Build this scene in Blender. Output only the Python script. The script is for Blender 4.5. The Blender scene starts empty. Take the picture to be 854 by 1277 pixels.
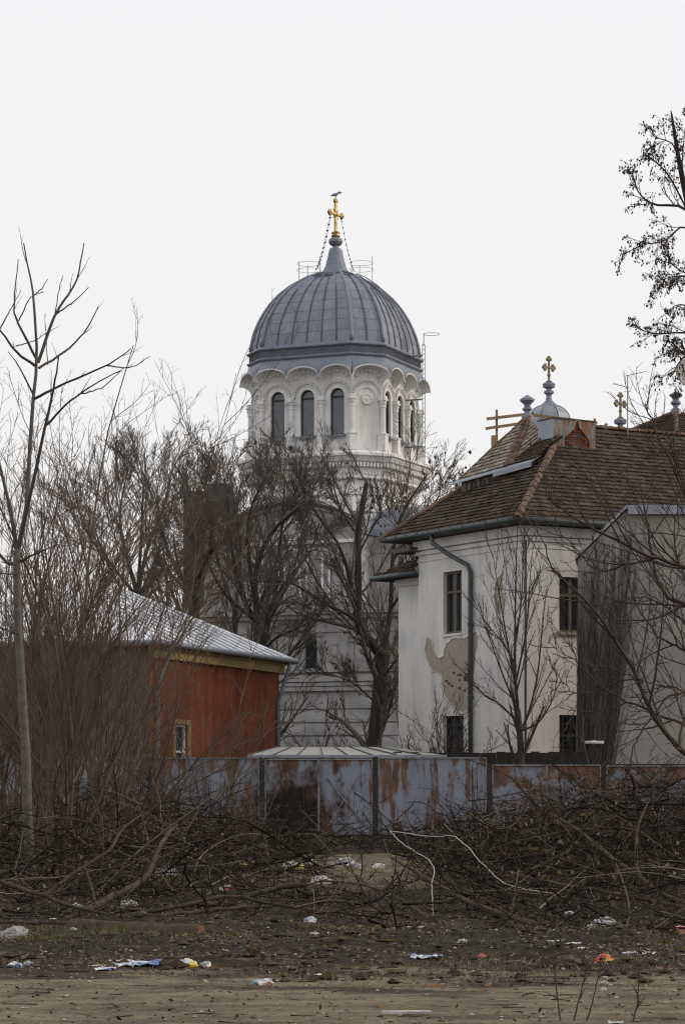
import bpy, math, random
import numpy as np
from mathutils import Vector, Matrix

# ------------------------------------------------------------------ camera, sky, sun, exposure
S = bpy.context.scene
C = S.collection
F, EYE, HZ, CX = 3015.0, 1.65, 970.0, 427.0          # focal length in photo pixels, eye height, horizon row, centre column
cam_d = bpy.data.cameras.new('camera')
cam_d.sensor_fit = 'VERTICAL'; cam_d.sensor_height = 36.0; cam_d.lens = 85.0
cam_d.shift_y = (HZ - 638.5) / 1277.0
cam_d.clip_start = 0.1; cam_d.clip_end = 8000
cam = bpy.data.objects.new('camera', cam_d); C.objects.link(cam)
cam.location = (0, 0, EYE); cam.rotation_euler = (math.radians(90), 0, 0)
S.camera = cam

SUN_AZ, SUN_EL = math.radians(86), math.radians(20)   # azimuth from +Y (into the picture) towards +X
W = bpy.data.worlds.new('World'); S.world = W; W.use_nodes = True
wn = W.node_tree; wn.nodes.clear()
sky = wn.nodes.new('ShaderNodeTexSky'); sky.sky_type = 'NISHITA'; sky.sun_disc = False
sky.sun_elevation = SUN_EL; sky.sun_rotation = SUN_AZ; sky.dust_density = 4.0; sky.air_density = 1.2
b1 = wn.nodes.new('ShaderNodeBackground'); b1.inputs['Strength'].default_value = 0.06
b2 = wn.nodes.new('ShaderNodeBackground'); b2.inputs['Color'].default_value = (0.918, 0.918, 0.935, 1); b2.inputs['Strength'].default_value = 1.075
mxs = wn.nodes.new('ShaderNodeMixShader'); mxs.inputs[0].default_value = 0.90     # a closed veil of thin cloud
wo = wn.nodes.new('ShaderNodeOutputWorld')
wtc = wn.nodes.new('ShaderNodeTexCoord'); wsp = wn.nodes.new('ShaderNodeSeparateXYZ'); wn.links.new(wtc.outputs['Generated'], wsp.inputs[0])
wrp = wn.nodes.new('ShaderNodeValToRGB'); wrp.color_ramp.elements[0].position = 0.0; wrp.color_ramp.elements[0].color = (0.915, 0.902, 0.885, 1); wrp.color_ramp.elements[1].position = 0.36; wrp.color_ramp.elements[1].color = (0.925, 0.922, 0.955, 1)
wn.links.new(wsp.outputs['Z'], wrp.inputs[0]); wn.links.new(wrp.outputs[0], b2.inputs['Color'])
wn.links.new(sky.outputs[0], b1.inputs['Color'])
wn.links.new(b1.outputs[0], mxs.inputs[1]); wn.links.new(b2.outputs[0], mxs.inputs[2])
wn.links.new(mxs.outputs[0], wo.inputs['Surface'])
sl = bpy.data.lights.new('sun', 'SUN'); sl.energy = 1.5; sl.angle = math.radians(10); sl.color = (1.0, 0.86, 0.68)
so = bpy.data.objects.new('sun', sl); C.objects.link(so)
sd = Vector((math.sin(SUN_AZ) * math.cos(SUN_EL), math.cos(SUN_AZ) * math.cos(SUN_EL), math.sin(SUN_EL)))
so.rotation_euler = sd.to_track_quat('Z', 'Y').to_euler(); so.location = (60, 20, 60)
S.view_settings.view_transform = 'Standard'; S.view_settings.look = 'None'
S.view_settings.exposure = 0.0; S.view_settings.gamma = 1.0
try: S.view_settings.use_curve_mapping = False
except Exception: pass
S.render.engine = 'CYCLES'
S.cycles.use_denoising = True
S.cycles.max_bounces = 6; S.cycles.diffuse_bounces = 3; S.cycles.glossy_bounces = 3; S.cycles.transparent_max_bounces = 8
S.cycles.filter_width = 1.2

# ------------------------------------------------------------------ helpers
def at(px, py, Y):
    return np.array([(px - CX) / F * Y, Y, EYE + (HZ - py) / F * Y])
def gnd(px, py):
    Y = F * EYE / (py - HZ)
    return np.array([(px - CX) / F * Y, Y, 0.0])

def hash3(ix, iy, iz, seed):
    h = (ix.astype(np.int64) * 374761393 + iy.astype(np.int64) * 668265263 + iz.astype(np.int64) * 2147483647 + seed * 1274126177) & 0xFFFFFFFF
    h = ((h ^ (h >> 13)) * 1274126177) & 0xFFFFFFFF
    h = h ^ (h >> 16)
    return (h & 0xFFFFFF) / float(0xFFFFFF)
def vnoise(p, seed=0):
    p = np.asarray(p, float); i = np.floor(p).astype(np.int64); f = p - i; f = f * f * (3 - 2 * f)
    r = 0
    for dx in (0, 1):
        for dy in (0, 1):
            for dz in (0, 1):
                w = (f[..., 0] if dx else 1 - f[..., 0]) * (f[..., 1] if dy else 1 - f[..., 1]) * (f[..., 2] if dz else 1 - f[..., 2])
                r = r + w * hash3(i[..., 0] + dx, i[..., 1] + dy, i[..., 2] + dz, seed)
    return r
def fbm(p, seed=0, oct=4):
    p = np.asarray(p, float); r = 0; a = 0.5
    for k in range(oct):
        r = r + a * (vnoise(p * 2 ** k, seed + k) - 0.5); a *= 0.5
    return r

def tag(o, label=None, cat=None, group=None, kind=None):
    if label: o['label'] = label
    if cat: o['category'] = cat
    if group: o['group'] = group
    if kind: o['kind'] = kind
    return o
def thing(name, label, cat, loc=(0, 0, 0), rz=0.0, group=None):
    o = bpy.data.objects.new(name, None); C.objects.link(o)
    o.empty_display_size = 0.2
    o.location = tuple(float(q) for q in loc); o.rotation_euler = (0, 0, rz)
    return tag(o, label, cat, group)
def link(name, me, parent=None, mat=None, loc=None, rot=None, scale=None):
    o = bpy.data.objects.new(name, me); C.objects.link(o)
    if mat is not None and not me.materials: me.materials.append(mat)
    if parent is not None: o.parent = parent
    if loc is not None: o.location = tuple(float(q) for q in loc)
    if rot is not None: o.rotation_euler = tuple(rot)
    if scale is not None: o.scale = tuple(scale)
    return o
def np_mesh(name, V, Q, smooth=True):
    """V (n,3), Q (m,4) or (m,3)"""
    me = bpy.data.meshes.new(name)
    V = np.ascontiguousarray(V, np.float32); Q = np.ascontiguousarray(Q, np.int32); k = Q.shape[1]
    me.vertices.add(len(V)); me.vertices.foreach_set('co', V.ravel())
    me.loops.add(Q.size); me.loops.foreach_set('vertex_index', Q.ravel())
    me.polygons.add(len(Q)); me.polygons.foreach_set('loop_start', np.arange(0, Q.size, k, dtype=np.int32))
    try: me.polygons.foreach_set('loop_total', np.full(len(Q), k, np.int32))
    except Exception: pass
    me.update(calc_edges=True)
    me.polygons.foreach_set('use_smooth', np.full(len(Q), smooth, bool))
    return me

class G:
    """collects shapes, builds ONE mesh object"""
    def __init__(s): s.v = []; s.f = []
    def add(s, V, Fc):
        b = len(s.v); s.v += [tuple(float(c) for c in p) for p in V]; s.f += [tuple(int(i) + b for i in f) for f in Fc]; return s
    def box(s, lo, hi):
        x0, y0, z0 = lo; x1, y1, z1 = hi
        return s.add([(x0,y0,z0),(x1,y0,z0),(x1,y1,z0),(x0,y1,z0),(x0,y0,z1),(x1,y0,z1),(x1,y1,z1),(x0,y1,z1)],
                     [(3,2,1,0),(4,5,6,7),(0,1,5,4),(1,2,6,5),(2,3,7,6),(3,0,4,7)])
    def beam(s, p, q, w, h, up=(0, 0, 1)):
        """rectangular bar from p to q, width w (sideways) and height h (along up)"""
        p = Vector(p); q = Vector(q); t = (q - p).normalized(); u = Vector(up)
        a = t.cross(u)
        if a.length < 1e-4: a = t.cross(Vector((1, 0, 0)))
        a.normalize(); u = a.cross(t).normalized()
        a *= w / 2; u *= h / 2
        V = [p-a-u, p+a-u, p+a+u, p-a+u, q-a-u, q+a-u, q+a+u, q-a+u]
        return s.add(V, [(3,2,1,0),(4,5,6,7),(0,1,5,4),(1,2,6,5),(2,3,7,6),(3,0,4,7)])
    def prism(s, poly, vec):
        n = len(poly); poly = [Vector(p) for p in poly]; vec = Vector(vec)
        nrm = Vector((0, 0, 0))
        for i in range(n): nrm += poly[i].cross(poly[(i + 1) % n])
        if nrm.dot(vec) > 0: poly = poly[::-1]
        V = poly + [p + vec for p in poly]
        Fc = [tuple(range(n)), tuple(range(2 * n - 1, n - 1, -1))] + [(i, i + n, (i + 1) % n + n, (i + 1) % n) for i in range(n)]
        return s.add(V, Fc)
    def lathe(s, prof, k=12, c=(0, 0, 0), axis=(0, 0, 1), cap=True):
        """prof list of (r, h) along axis from c"""
        ax = Vector(axis).normalized(); a = ax.orthogonal().normalized(); b = ax.cross(a); c = Vector(c)
        V = []; Fc = []; n = len(prof)
        for r, h in prof:
            for j in range(k):
                t = 2 * math.pi * j / k
                V.append(c + ax * h + (a * math.cos(t) + b * math.sin(t)) * r)
        for i in range(n - 1):
            for j in range(k):
                Fc.append((i*k+j, i*k+(j+1) % k, (i+1)*k+(j+1) % k, (i+1)*k+j))
        if cap: Fc.append(tuple(range(k))[::-1]); Fc.append(tuple((n-1)*k + j for j in range(k)))
        return s.add(V, Fc)
    def tube(s, pts, r, k=6, r1=None, closed=False):
        P = np.array([[float(c) for c in p] for p in pts]); n = len(P)
        rr = np.linspace(r, r if r1 is None else r1, n)
        V, Q = tube_arrays(P[None], rr[None], k)
        Fc = [tuple(q) for q in Q] + [tuple(range(k))[::-1], tuple((n-1)*k + j for j in range(k))]
        return s.add(V, Fc)
    def grid(s, P):
        a, b = P.shape[:2]; V = P.reshape(-1, 3)
        return s.add(V, [(i*b+j, i*b+j+1, (i+1)*b+j+1, (i+1)*b+j) for i in range(a-1) for j in range(b-1)])
    def mesh(s, name, smooth=False):
        me = bpy.data.meshes.new(name); me.from_pydata(s.v, [], s.f); me.update()
        if smooth: me.polygons.foreach_set('use_smooth', [True] * len(me.polygons))
        return me
    def build(s, name, mat, parent=None, smooth=False, kind=None, label=None):
        me = s.mesh(name, smooth); me.materials.append(mat)
        o = link(name, me, parent)
        return tag(o, label, None, None, kind)

def tube_arrays(P, R, k):
    """P (N,n,3), R (N,n) -> verts, quads"""
    N, n, _ = P.shape
    T = np.empty_like(P); T[:, 1:-1] = P[:, 2:] - P[:, :-2]; T[:, 0] = P[:, 1] - P[:, 0]; T[:, -1] = P[:, -1] - P[:, -2]
    T /= np.linalg.norm(T, axis=2, keepdims=True) + 1e-9
    ref = np.zeros((N, 3)); m = T.mean(1); ax = np.argmin(np.abs(m), axis=1); ref[np.arange(N), ax] = 1
    A = np.cross(T, ref[:, None, :]); A /= np.linalg.norm(A, axis=2, keepdims=True) + 1e-9
    B = np.cross(T, A)
    th = np.arange(k) * 2 * np.pi / k
    V = P[:, :, None, :] + R[:, :, None, None] * (A[:, :, None, :] * np.cos(th)[None, None, :, None] + B[:, :, None, :] * np.sin(th)[None, None, :, None])
    idx = np.arange(N * n * k).reshape(N, n, k)
    a = idx[:, :-1, :]; b = np.roll(a, -1, axis=2); c = idx[:, 1:, :]; d = np.roll(c, -1, axis=2)
    Q = np.stack([a, b, d, c], axis=-1).reshape(-1, 4)
    return V.reshape(-1, 3), Q
class Tubes:
    def __init__(s): s.V = []; s.Q = []; s.n = 0
    def add(s, P, R, k=3):
        if len(P) == 0: return s
        V, Q = tube_arrays(np.asarray(P, float), np.asarray(R, float), k)
        s.V.append(V); s.Q.append(Q + s.n); s.n += len(V); return s
    def build(s, name, mat, parent=None, origin=(0, 0, 0), kind=None):
        V = np.concatenate(s.V) - np.asarray(origin, float)
        me = np_mesh(name, V, np.concatenate(s.Q)); me.materials.append(mat)
        o = link(name, me, parent)
        if parent is None: o.location = tuple(float(q) for q in origin)
        return tag(o, kind=kind)

# ------------------------------------------------------------------ materials
def nd(nt, t, **kw):
    n = nt.nodes.new(t)
    for k, v in kw.items(): setattr(n, k, v)
    return n
def M(name, base, rough=0.8, metal=0.0, layers=(), bump=(), island=0.0, spec=0.3, coords='Object', objrand=0.0, alpha=1.0, trans=0.0):
    """layers: (scale xyz, colour, lo, hi, strength[, detail]) noise-driven blends to a second colour; bump: (scale, strength, distance)"""
    m = bpy.data.materials.new(name); m.use_nodes = True; nt = m.node_tree
    bs = nt.nodes['Principled BSDF']; L = nt.links.new
    tc = nd(nt, 'ShaderNodeTexCoord')
    src = tc.outputs[coords]
    if objrand:
        oi = nd(nt, 'ShaderNodeObjectInfo'); va = nd(nt, 'ShaderNodeVectorMath', operation='MULTIPLY_ADD')
        cb = nd(nt, 'ShaderNodeCombineXYZ'); L(oi.outputs['Random'], cb.inputs[0]); L(oi.outputs['Random'], cb.inputs[1]); L(oi.outputs['Random'], cb.inputs[2])
        L(cb.outputs[0], va.inputs[0]); va.inputs[1].default_value = (37, 53, 71); L(src, va.inputs[2]); src = va.outputs[0]
    rgb = nd(nt, 'ShaderNodeRGB'); rgb.outputs[0].default_value = (*base, 1); col = rgb.outputs[0]
    for i, ly in enumerate(layers):
        sc, c2, lo, hi, st = ly[:5]; det = ly[5] if len(ly) > 5 else 5
        mp = nd(nt, 'ShaderNodeMapping'); mp.inputs['Scale'].default_value = sc if hasattr(sc, '__len__') else (sc, sc, sc)
        mp.inputs['Location'].default_value = (3.1 * i, 7.7 * i, 1.3 * i)
        L(src, mp.inputs[0])
        nz = nd(nt, 'ShaderNodeTexNoise'); nz.inputs['Scale'].default_value = 1; nz.inputs['Detail'].default_value = det; nz.inputs['Roughness'].default_value = 0.62
        L(mp.outputs[0], nz.inputs['Vector'])
        mr = nd(nt, 'ShaderNodeMapRange'); mr.inputs[1].default_value = lo; mr.inputs[2].default_value = hi; mr.inputs[4].default_value = st
        L(nz.outputs['Fac'], mr.inputs[0])
        mx = nd(nt, 'ShaderNodeMix', data_type='RGBA'); L(mr.outputs[0], mx.inputs[0]); L(col, mx.inputs[6]); mx.inputs[7].default_value = (*c2, 1)
        col = mx.outputs[2]
    if island or objrand:
        if island:
            ge = nd(nt, 'ShaderNodeNewGeometry'); rnd = ge.outputs['Random Per Island']; amt = island
        else:
            rnd = oi.outputs['Random']; amt = objrand
        mr = nd(nt, 'ShaderNodeMapRange'); mr.inputs[3].default_value = 1 - amt; mr.inputs[4].default_value = 1 + amt; L(rnd, mr.inputs[0])
        hv = nd(nt, 'ShaderNodeHueSaturation'); L(mr.outputs[0], hv.inputs['Value']); L(col, hv.inputs['Color']); col = hv.outputs[0]
        if island:
            m2 = nd(nt, 'ShaderNodeMath', operation='MULTIPLY'); m2.inputs[1].default_value = 7.31; L(rnd, m2.inputs[0])
            m3 = nd(nt, 'ShaderNodeMath', operation='FRACT'); L(m2.outputs[0], m3.inputs[0])
            m4 = nd(nt, 'ShaderNodeMapRange'); m4.inputs[3].default_value = 1 - amt; m4.inputs[4].default_value = 1 + amt; L(m3.outputs[0], m4.inputs[0])
            L(m4.outputs[0], hv.inputs['Saturation'])
    L(col, bs.inputs['Base Color'])
    bs.inputs['Roughness'].default_value = rough; bs.inputs['Metallic'].default_value = metal
    bs.inputs['Specular IOR Level'].default_value = spec
    if alpha < 1: bs.inputs['Alpha'].default_value = alpha
    if trans: bs.inputs['Transmission Weight'].default_value = trans
    prev = None
    for sc, st, ds in bump:
        nz = nd(nt, 'ShaderNodeTexNoise'); nz.inputs['Detail'].default_value = 4
        mp = nd(nt, 'ShaderNodeMapping'); mp.inputs['Scale'].default_value = sc if hasattr(sc, '__len__') else (sc, sc, sc)
        L(src, mp.inputs[0]); L(mp.outputs[0], nz.inputs['Vector']); nz.inputs['Scale'].default_value = 1
        bp = nd(nt, 'ShaderNodeBump'); bp.inputs['Strength'].default_value = st; bp.inputs['Distance'].default_value = ds
        L(nz.outputs['Fac'], bp.inputs['Height'])
        if prev is not None: L(prev, bp.inputs['Normal'])
        prev = bp.outputs[0]
    if prev is not None: L(prev, bs.inputs['Normal'])
    return m

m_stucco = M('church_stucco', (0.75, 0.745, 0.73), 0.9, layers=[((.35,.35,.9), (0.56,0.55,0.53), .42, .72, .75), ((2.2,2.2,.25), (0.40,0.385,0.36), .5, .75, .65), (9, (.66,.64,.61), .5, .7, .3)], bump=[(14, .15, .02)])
m_stucco_low = M('church_stucco_lower', (0.37, 0.362, 0.352), 0.9, layers=[((.4,.4,.8), (0.20,0.195,0.187), .4, .66, .85), ((1.8,1.8,.3), (0.18,0.172,0.16), .52, .8, .6), (8, (.3,.29,.27), .5, .7, .3)], bump=[(14, .2, .02)])  # tone darkened to stand in for the dimming by twigs in front
m_zinc = M('dome_zinc', (0.205, 0.229, 0.275), 0.5, 0.2, layers=[((.8,.8,.8), (0.170,0.192,0.234), .4, .65, .8), ((5,5,.5), (.29,.305,.32), .52, .70, .7), ((3,3,.4), (.10,.112,.135), .55, .72, .6)], bump=[(3, .25, .03)], objrand=0.08, spec=.4)
m_zinc_d = M('dome_seam_zinc', (0.10, 0.112, 0.135), 0.55, 0.3, spec=.4)
m_zinc_p = M('zinc_plain', (0.21, 0.234, 0.282), 0.5, 0.2, layers=[(1.5, (.16,.18,.218), .42, .65, .8), ((6,6,1), (.29,.3,.31), .55, .75, .5)], spec=.4)
m_gold = M('gilded_metal', (0.46, 0.345, 0.14), 0.42, 1.0, layers=[(6, (.13,.095,.045), .45, .58, .85)])
m_dkmetal = M('dark_metal', (0.035, 0.036, 0.04), 0.5, 0.4)
m_steel = M('galvanised_bar', (0.22, 0.225, 0.23), 0.5, 0.5)
m_glass = M('window_glass', (0.085, 0.105, 0.122), 0.2, 0.0, spec=.6, layers=[(1.2, (.105,.125,.14), .4, .6, 1)], bump=[(2.5, .05, .02)])
m_glass_d = M('dark_window_glass', (0.012, 0.014, 0.016), 0.5, 0.0, spec=.15)
m_glass_h = M('house_window_glass', (0.02, 0.023, 0.024), 0.18, 0.0, spec=.45, bump=[(3, .06, .02)])
m_cream = M('cream_render', (0.66, 0.645, 0.605), 0.92, layers=[((.5,.5,.7), (0.56,0.55,0.53), .4, .62, .85), ((2.5,2.5,.22), (.40,.39,.375), .52, .74, .75), ((.8,.8,.4), (.42,.42,.43), .52, .72, .75), (16, (.60,.58,.54), .5, .7, .3)], bump=[(20, .12, .01), (2, .15, .03)])
m_patch = M('bare_mortar', (0.36, 0.325, 0.26), 0.95, layers=[(5, (.28,.25,.195), .4, .65, .9), (22, (.36,.325,.26), .5, .7, .5)], bump=[(25, .4, .02)])
m_tile = M('clay_roof_tile', (0.086, 0.064, 0.047), 0.95, layers=[((.7,.7,.7), (0.058,0.049,0.038), .42, .62, .85), (3, (.040,.035,.027), .46, .66, .8), (2.1, (.125,.10,.07), .58, .74, .5)], island=0.32, spec=.12, bump=[(30, .3, .01)])
m_tile_pale = M('weathered_pale_tile', (0.27, 0.235, 0.185), 0.85, layers=[(1.5, (.20,.16,.12), .42, .66, .8), (4, (.14,.10,.075), .55, .75, .6)], island=0.3, bump=[(30, .3, .01)])
m_hip = M('hip_tile_clay', (0.155, 0.092, 0.062), 0.95, layers=[(6, (.085,.06,.043), .4, .65, .8)], objrand=.3, bump=[(20, .3, .01)])
m_under = M('roof_underlay', (0.03, 0.026, 0.022), 0.95)
m_gutter = M('grey_green_gutter', (0.075, 0.09, 0.09), 0.5, 0.2, layers=[(5, (.045,.05,.05), .4, .7, .8)])
m_flash = M('zinc_flashing', (0.30, 0.325, 0.36), 0.5, 0.25, layers=[(3, (.22,.24,.27), .4, .65, .8), ((9,9,2), (.38,.39,.4), .55, .75, .5)])
m_rustsheet = M('rusty_sheet', (0.20, 0.22, 0.235), 0.7, 0.1, layers=[((6,6,1.2), (0.20,0.085,0.03), .44, .56, .9), ((9,9,2), (.06,.035,.022), .55, .68, .8)])
m_brick = M('old_brick', (0.135, 0.056, 0.036), 0.95, spec=.1, layers=[(4, (.075,.04,.03), .4, .65, .8)], island=.35, bump=[(30, .4, .01)])
m_wood_w = M('weathered_window_wood', (0.14, 0.118, 0.095), 0.8, layers=[((20,20,2), (.07,.06,.05), .4, .65, .8)])
m_wood_y = M('raw_timber', (0.34, 0.235, 0.13), 0.85, layers=[((4,4,4), (.22,.15,.09), .4, .65, .8)])
m_annex = M('annex_grey_render', (0.32, 0.30, 0.265), 0.95, layers=[((.6,.6,.5), (0.24,0.225,0.20), .4, .65, .8), ((3,3,.3), (.18,.168,.15), .52, .75, .7), (12, (.31,.29,.25), .5, .7, .4)], bump=[(18, .25, .015)])
m_vine = M('dry_vine', (0.105, 0.094, 0.086), 0.95, spec=.1, island=.5, layers=[(3, (.15,.135,.122), .45, .65, .8)])
m_vine = M('dry_vine', (.5,.5,.5), .95, spec=.1, layers=[(1.2, (.34,.33,.32), .4, .6, .8)])
m_pvc = M('white_plastic_pipe', (0.62, 0.62, 0.60), 0.4, layers=[(8, (.45,.44,.42), .5, .7, .6)])
m_orange = M('orange_render', (0.265, 0.086, 0.042), 0.95, spec=.1, layers=[((.5,.5,.5), (0.19,0.055,0.024), .4, .6, .9), ((3,3,.25), (.11,.04,.022), .5, .7, .8), ((1.2,1.2,1.6), (.33,.13,.07), .6, .72, .6), ((9,9,9), (.30,.09,.036), .5, .7, .3)], bump=[(20, .15, .01)])
m_greywall = M('grey_side_render', (0.15, 0.14, 0.125), 0.95, layers=[((.7,.7,.4), (0.10,0.095,0.085), .4, .65, .8), ((3,3,.4), (.19,.18,.16), .55, .75, .6)], bump=[(18, .25, .015)])
m_yellow = M('ochre_trim', (0.38, 0.28, 0.13), 0.85, layers=[(4, (.30,.20,.07), .45, .65, .8)])
m_tinroof = M('bright_tin_roof', (0.80, 0.81, 0.82), 0.32, 0.35, layers=[((1.5,1.5,1.5), (0.62,0.63,0.65), .42, .66, .8), ((7,7,7), (.5,.5,.49), .6, .75, .6)], bump=[(2, .2, .03)], objrand=.12)
m_whiteframe = M('white_window_frame', (0.72, 0.71, 0.68), 0.5)
m_darkwall = M('dark_board_wall', (0.028, 0.026, 0.024), 0.95, layers=[((4,4,1), (.045,.04,.035), .45, .65, .8)])
m_sandtin = M('dull_tin_sheet', (0.34, 0.33, 0.31), 0.6, 0.2, layers=[(1.2, (.25,.24,.22), .42, .66, .8), (5, (.20,.165,.13), .58, .75, .6)], objrand=.1)
m_olive = M('tarnished_gilt', (0.24, 0.215, 0.14), 0.6, 0.35, layers=[(7, (.12,.105,.07), .45, .65, .8)])
m_slate = M('dark_slate_cap', (0.085, 0.09, 0.10), 0.7, layers=[(2, (.12,.125,.135), .45, .65, .8)])
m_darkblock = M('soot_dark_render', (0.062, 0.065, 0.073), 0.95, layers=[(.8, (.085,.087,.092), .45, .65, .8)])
# bark
m_bark_dk = M('dark_bark', (0.050, 0.044, 0.038), 0.95, layers=[((8,8,2), (.03,.027,.024), .4, .65, .8)], bump=[((25,25,5), .5, .02)])
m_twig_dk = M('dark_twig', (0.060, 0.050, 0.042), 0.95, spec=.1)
m_twig_hazed = M('far_twig_hazed', (0.125, 0.108, 0.093), 0.95, spec=.1)  # lightened so the colour itself carries the haze over the distant trees
m_twig_br = M('brown_twig', (0.135, 0.097, 0.066), 0.9, spec=.15, layers=[(1.5, (.088,.066,.048), .4, .65, .8)])
m_bark_br = M('brown_shoot_bark', (0.125, 0.092, 0.066), 0.85, layers=[((10,10,2), (.075,.058,.043), .4, .65, .8)])
m_bark_pale = M('pale_smooth_bark', (0.125, 0.112, 0.096), 0.8, layers=[((6,6,14), (.075,.067,.06), .45, .6, .8), ((3,3,1), (.16,.145,.125), .55, .7, .6)], bump=[((5,5,30), .25, .008)])
m_twig_sap = M('sapling_dark_shoot', (0.058, 0.05, 0.046), 0.7)
m_twig_red = M('reddish_twig', (0.052, 0.036, 0.029), 0.8)
m_brush = M('cut_brush', (0.062, 0.046, 0.033), 0.95, spec=.1, layers=[(.9, (.030,.024,.018), .4, .6, .9), (1.7, (.11,.085,.062), .56, .72, .75)], island=.55)
def island_ramp(m, stops):
    nt = m.node_tree; bs = nt.nodes['Principled BSDF']; ge = nd(nt, 'ShaderNodeNewGeometry'); rp = nd(nt, 'ShaderNodeValToRGB'); e = rp.color_ramp.elements
    for k, (p, c) in enumerate(stops):
        el = e[k] if k < 2 else e.new(p)
        el.position = p; el.color = (*c, 1)
    nt.links.new(ge.outputs['Random Per Island'], rp.inputs[0])
    mx = nd(nt, 'ShaderNodeMix', data_type='RGBA', blend_type='MULTIPLY'); mx.inputs[0].default_value = 1
    src = bs.inputs['Base Color'].links[0].from_socket; nt.links.new(src, mx.inputs[6]); nt.links.new(rp.outputs[0], mx.inputs[7]); nt.links.new(mx.outputs[2], bs.inputs['Base Color'])
m_brush = M('cut_brush', (.5, .5, .5), .95, spec=.1, layers=[(.9, (.28,.28,.28), .4, .6, .8)])
island_ramp(m_brush, [(0, (.028,.022,.017)), (1, (.62,.52,.40)), (.5, (.055,.043,.032)), (.76, (.15,.118,.087)), (.93, (.30,.245,.185))])  # dark bark to pale cut wood, spread widened to carry sun-and-shade contrast
island_ramp(m_vine, [(0, (.10,.088,.08)), (1, (.50,.46,.42)), (.5, (.18,.16,.147)), (.8, (.30,.275,.25))])
m_log = M('log_bark', (0.085, 0.066, 0.049), 0.95, spec=.1, layers=[((5,5,5), (.045,.037,.028), .4, .65, .85), ((14,14,14), (.17,.14,.105), .55, .7, .5)], bump=[(25, .6, .02)])
m_logend = M('sawn_log_end', (0.16, 0.085, 0.045), 0.9, layers=[(20, (.10,.055,.03), .4, .65, .8)])
m_leaf = M('dead_leaf', (0.115, 0.072, 0.04), 0.9, island=.4)
m_pod = M('dry_seed_pod', (0.050, 0.034, 0.023), 0.9, island=.35)
m_litter_leaf = M('leaf_litter', (0.125, 0.094, 0.062), 0.95, spec=.1, island=.7)
m_grass = M('weak_grass', (0.085, 0.092, 0.038), 0.9, island=.35)
m_drygrass = M('dry_grass', (0.17, 0.135, 0.08), 0.9, island=.4)
m_cable = M('white_cable', (0.45, 0.44, 0.42), 0.55, layers=[(3, (.45,.43,.40), .5, .7, .6)])

# ------------------------------------------------------------------ ground
def ground_height(X, Y):
    p = np.stack([X, Y, np.zeros_like(X)], -1)
    near = np.clip((90 - Y) / 20, 0, 1) * np.clip((60 - np.abs(X)) / 20, 0, 1)
    h = fbm(p * .35, 3, 3) * .16 + fbm(p * 1.9, 9, 3) * .07
    rough = np.clip((Y - 19.5) / 3, 0, 1)
    h = h * (.35 + .65 * rough) + rough * np.clip(fbm(p * 1.1, 21, 4), 0, 1) * .35
    return h * near
def gz(x, y): return float(ground_height(np.array([float(x)]), np.array([float(y)]))[0])
def gpos(px, py, up=0.0):
    """the point of the uneven ground seen at that photo pixel"""
    q = gnd(px, py)
    for _ in range(4):
        z = gz(q[0], q[1]); Y = F * (EYE - z) / (py - HZ); q = np.array([(px - CX) / F * Y, Y, z])
    q[2] += up
    return q
xs = np.concatenate([[-4000,-1500,-600,-250,-120,-60,-40,-28], np.arange(-20, 20.01, .28), [28,40,60,120,250,600,1500,4000]])
ys = np.concatenate([[-300,-80,-20,0,6,10], np.arange(13, 50, .22), np.arange(50, 92, .6), [100,120,150,200,300,500,1000,2500,6000]])
XX, YY = np.meshgrid(xs, ys); ZZ = ground_height(XX, YY)
gv = np.stack([XX, YY, ZZ], -1).reshape(-1, 3); nx = len(xs); ny = len(ys)
ii = (np.arange(ny - 1)[:, None] * nx + np.arange(nx - 1)[None]).ravel()
gq = np.stack([ii, ii + 1, ii + nx + 1, ii + nx], -1)
gm = np_mesh('ground', gv, gq)
mg = bpy.data.materials.new('waste_ground'); mg.use_nodes = True
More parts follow.
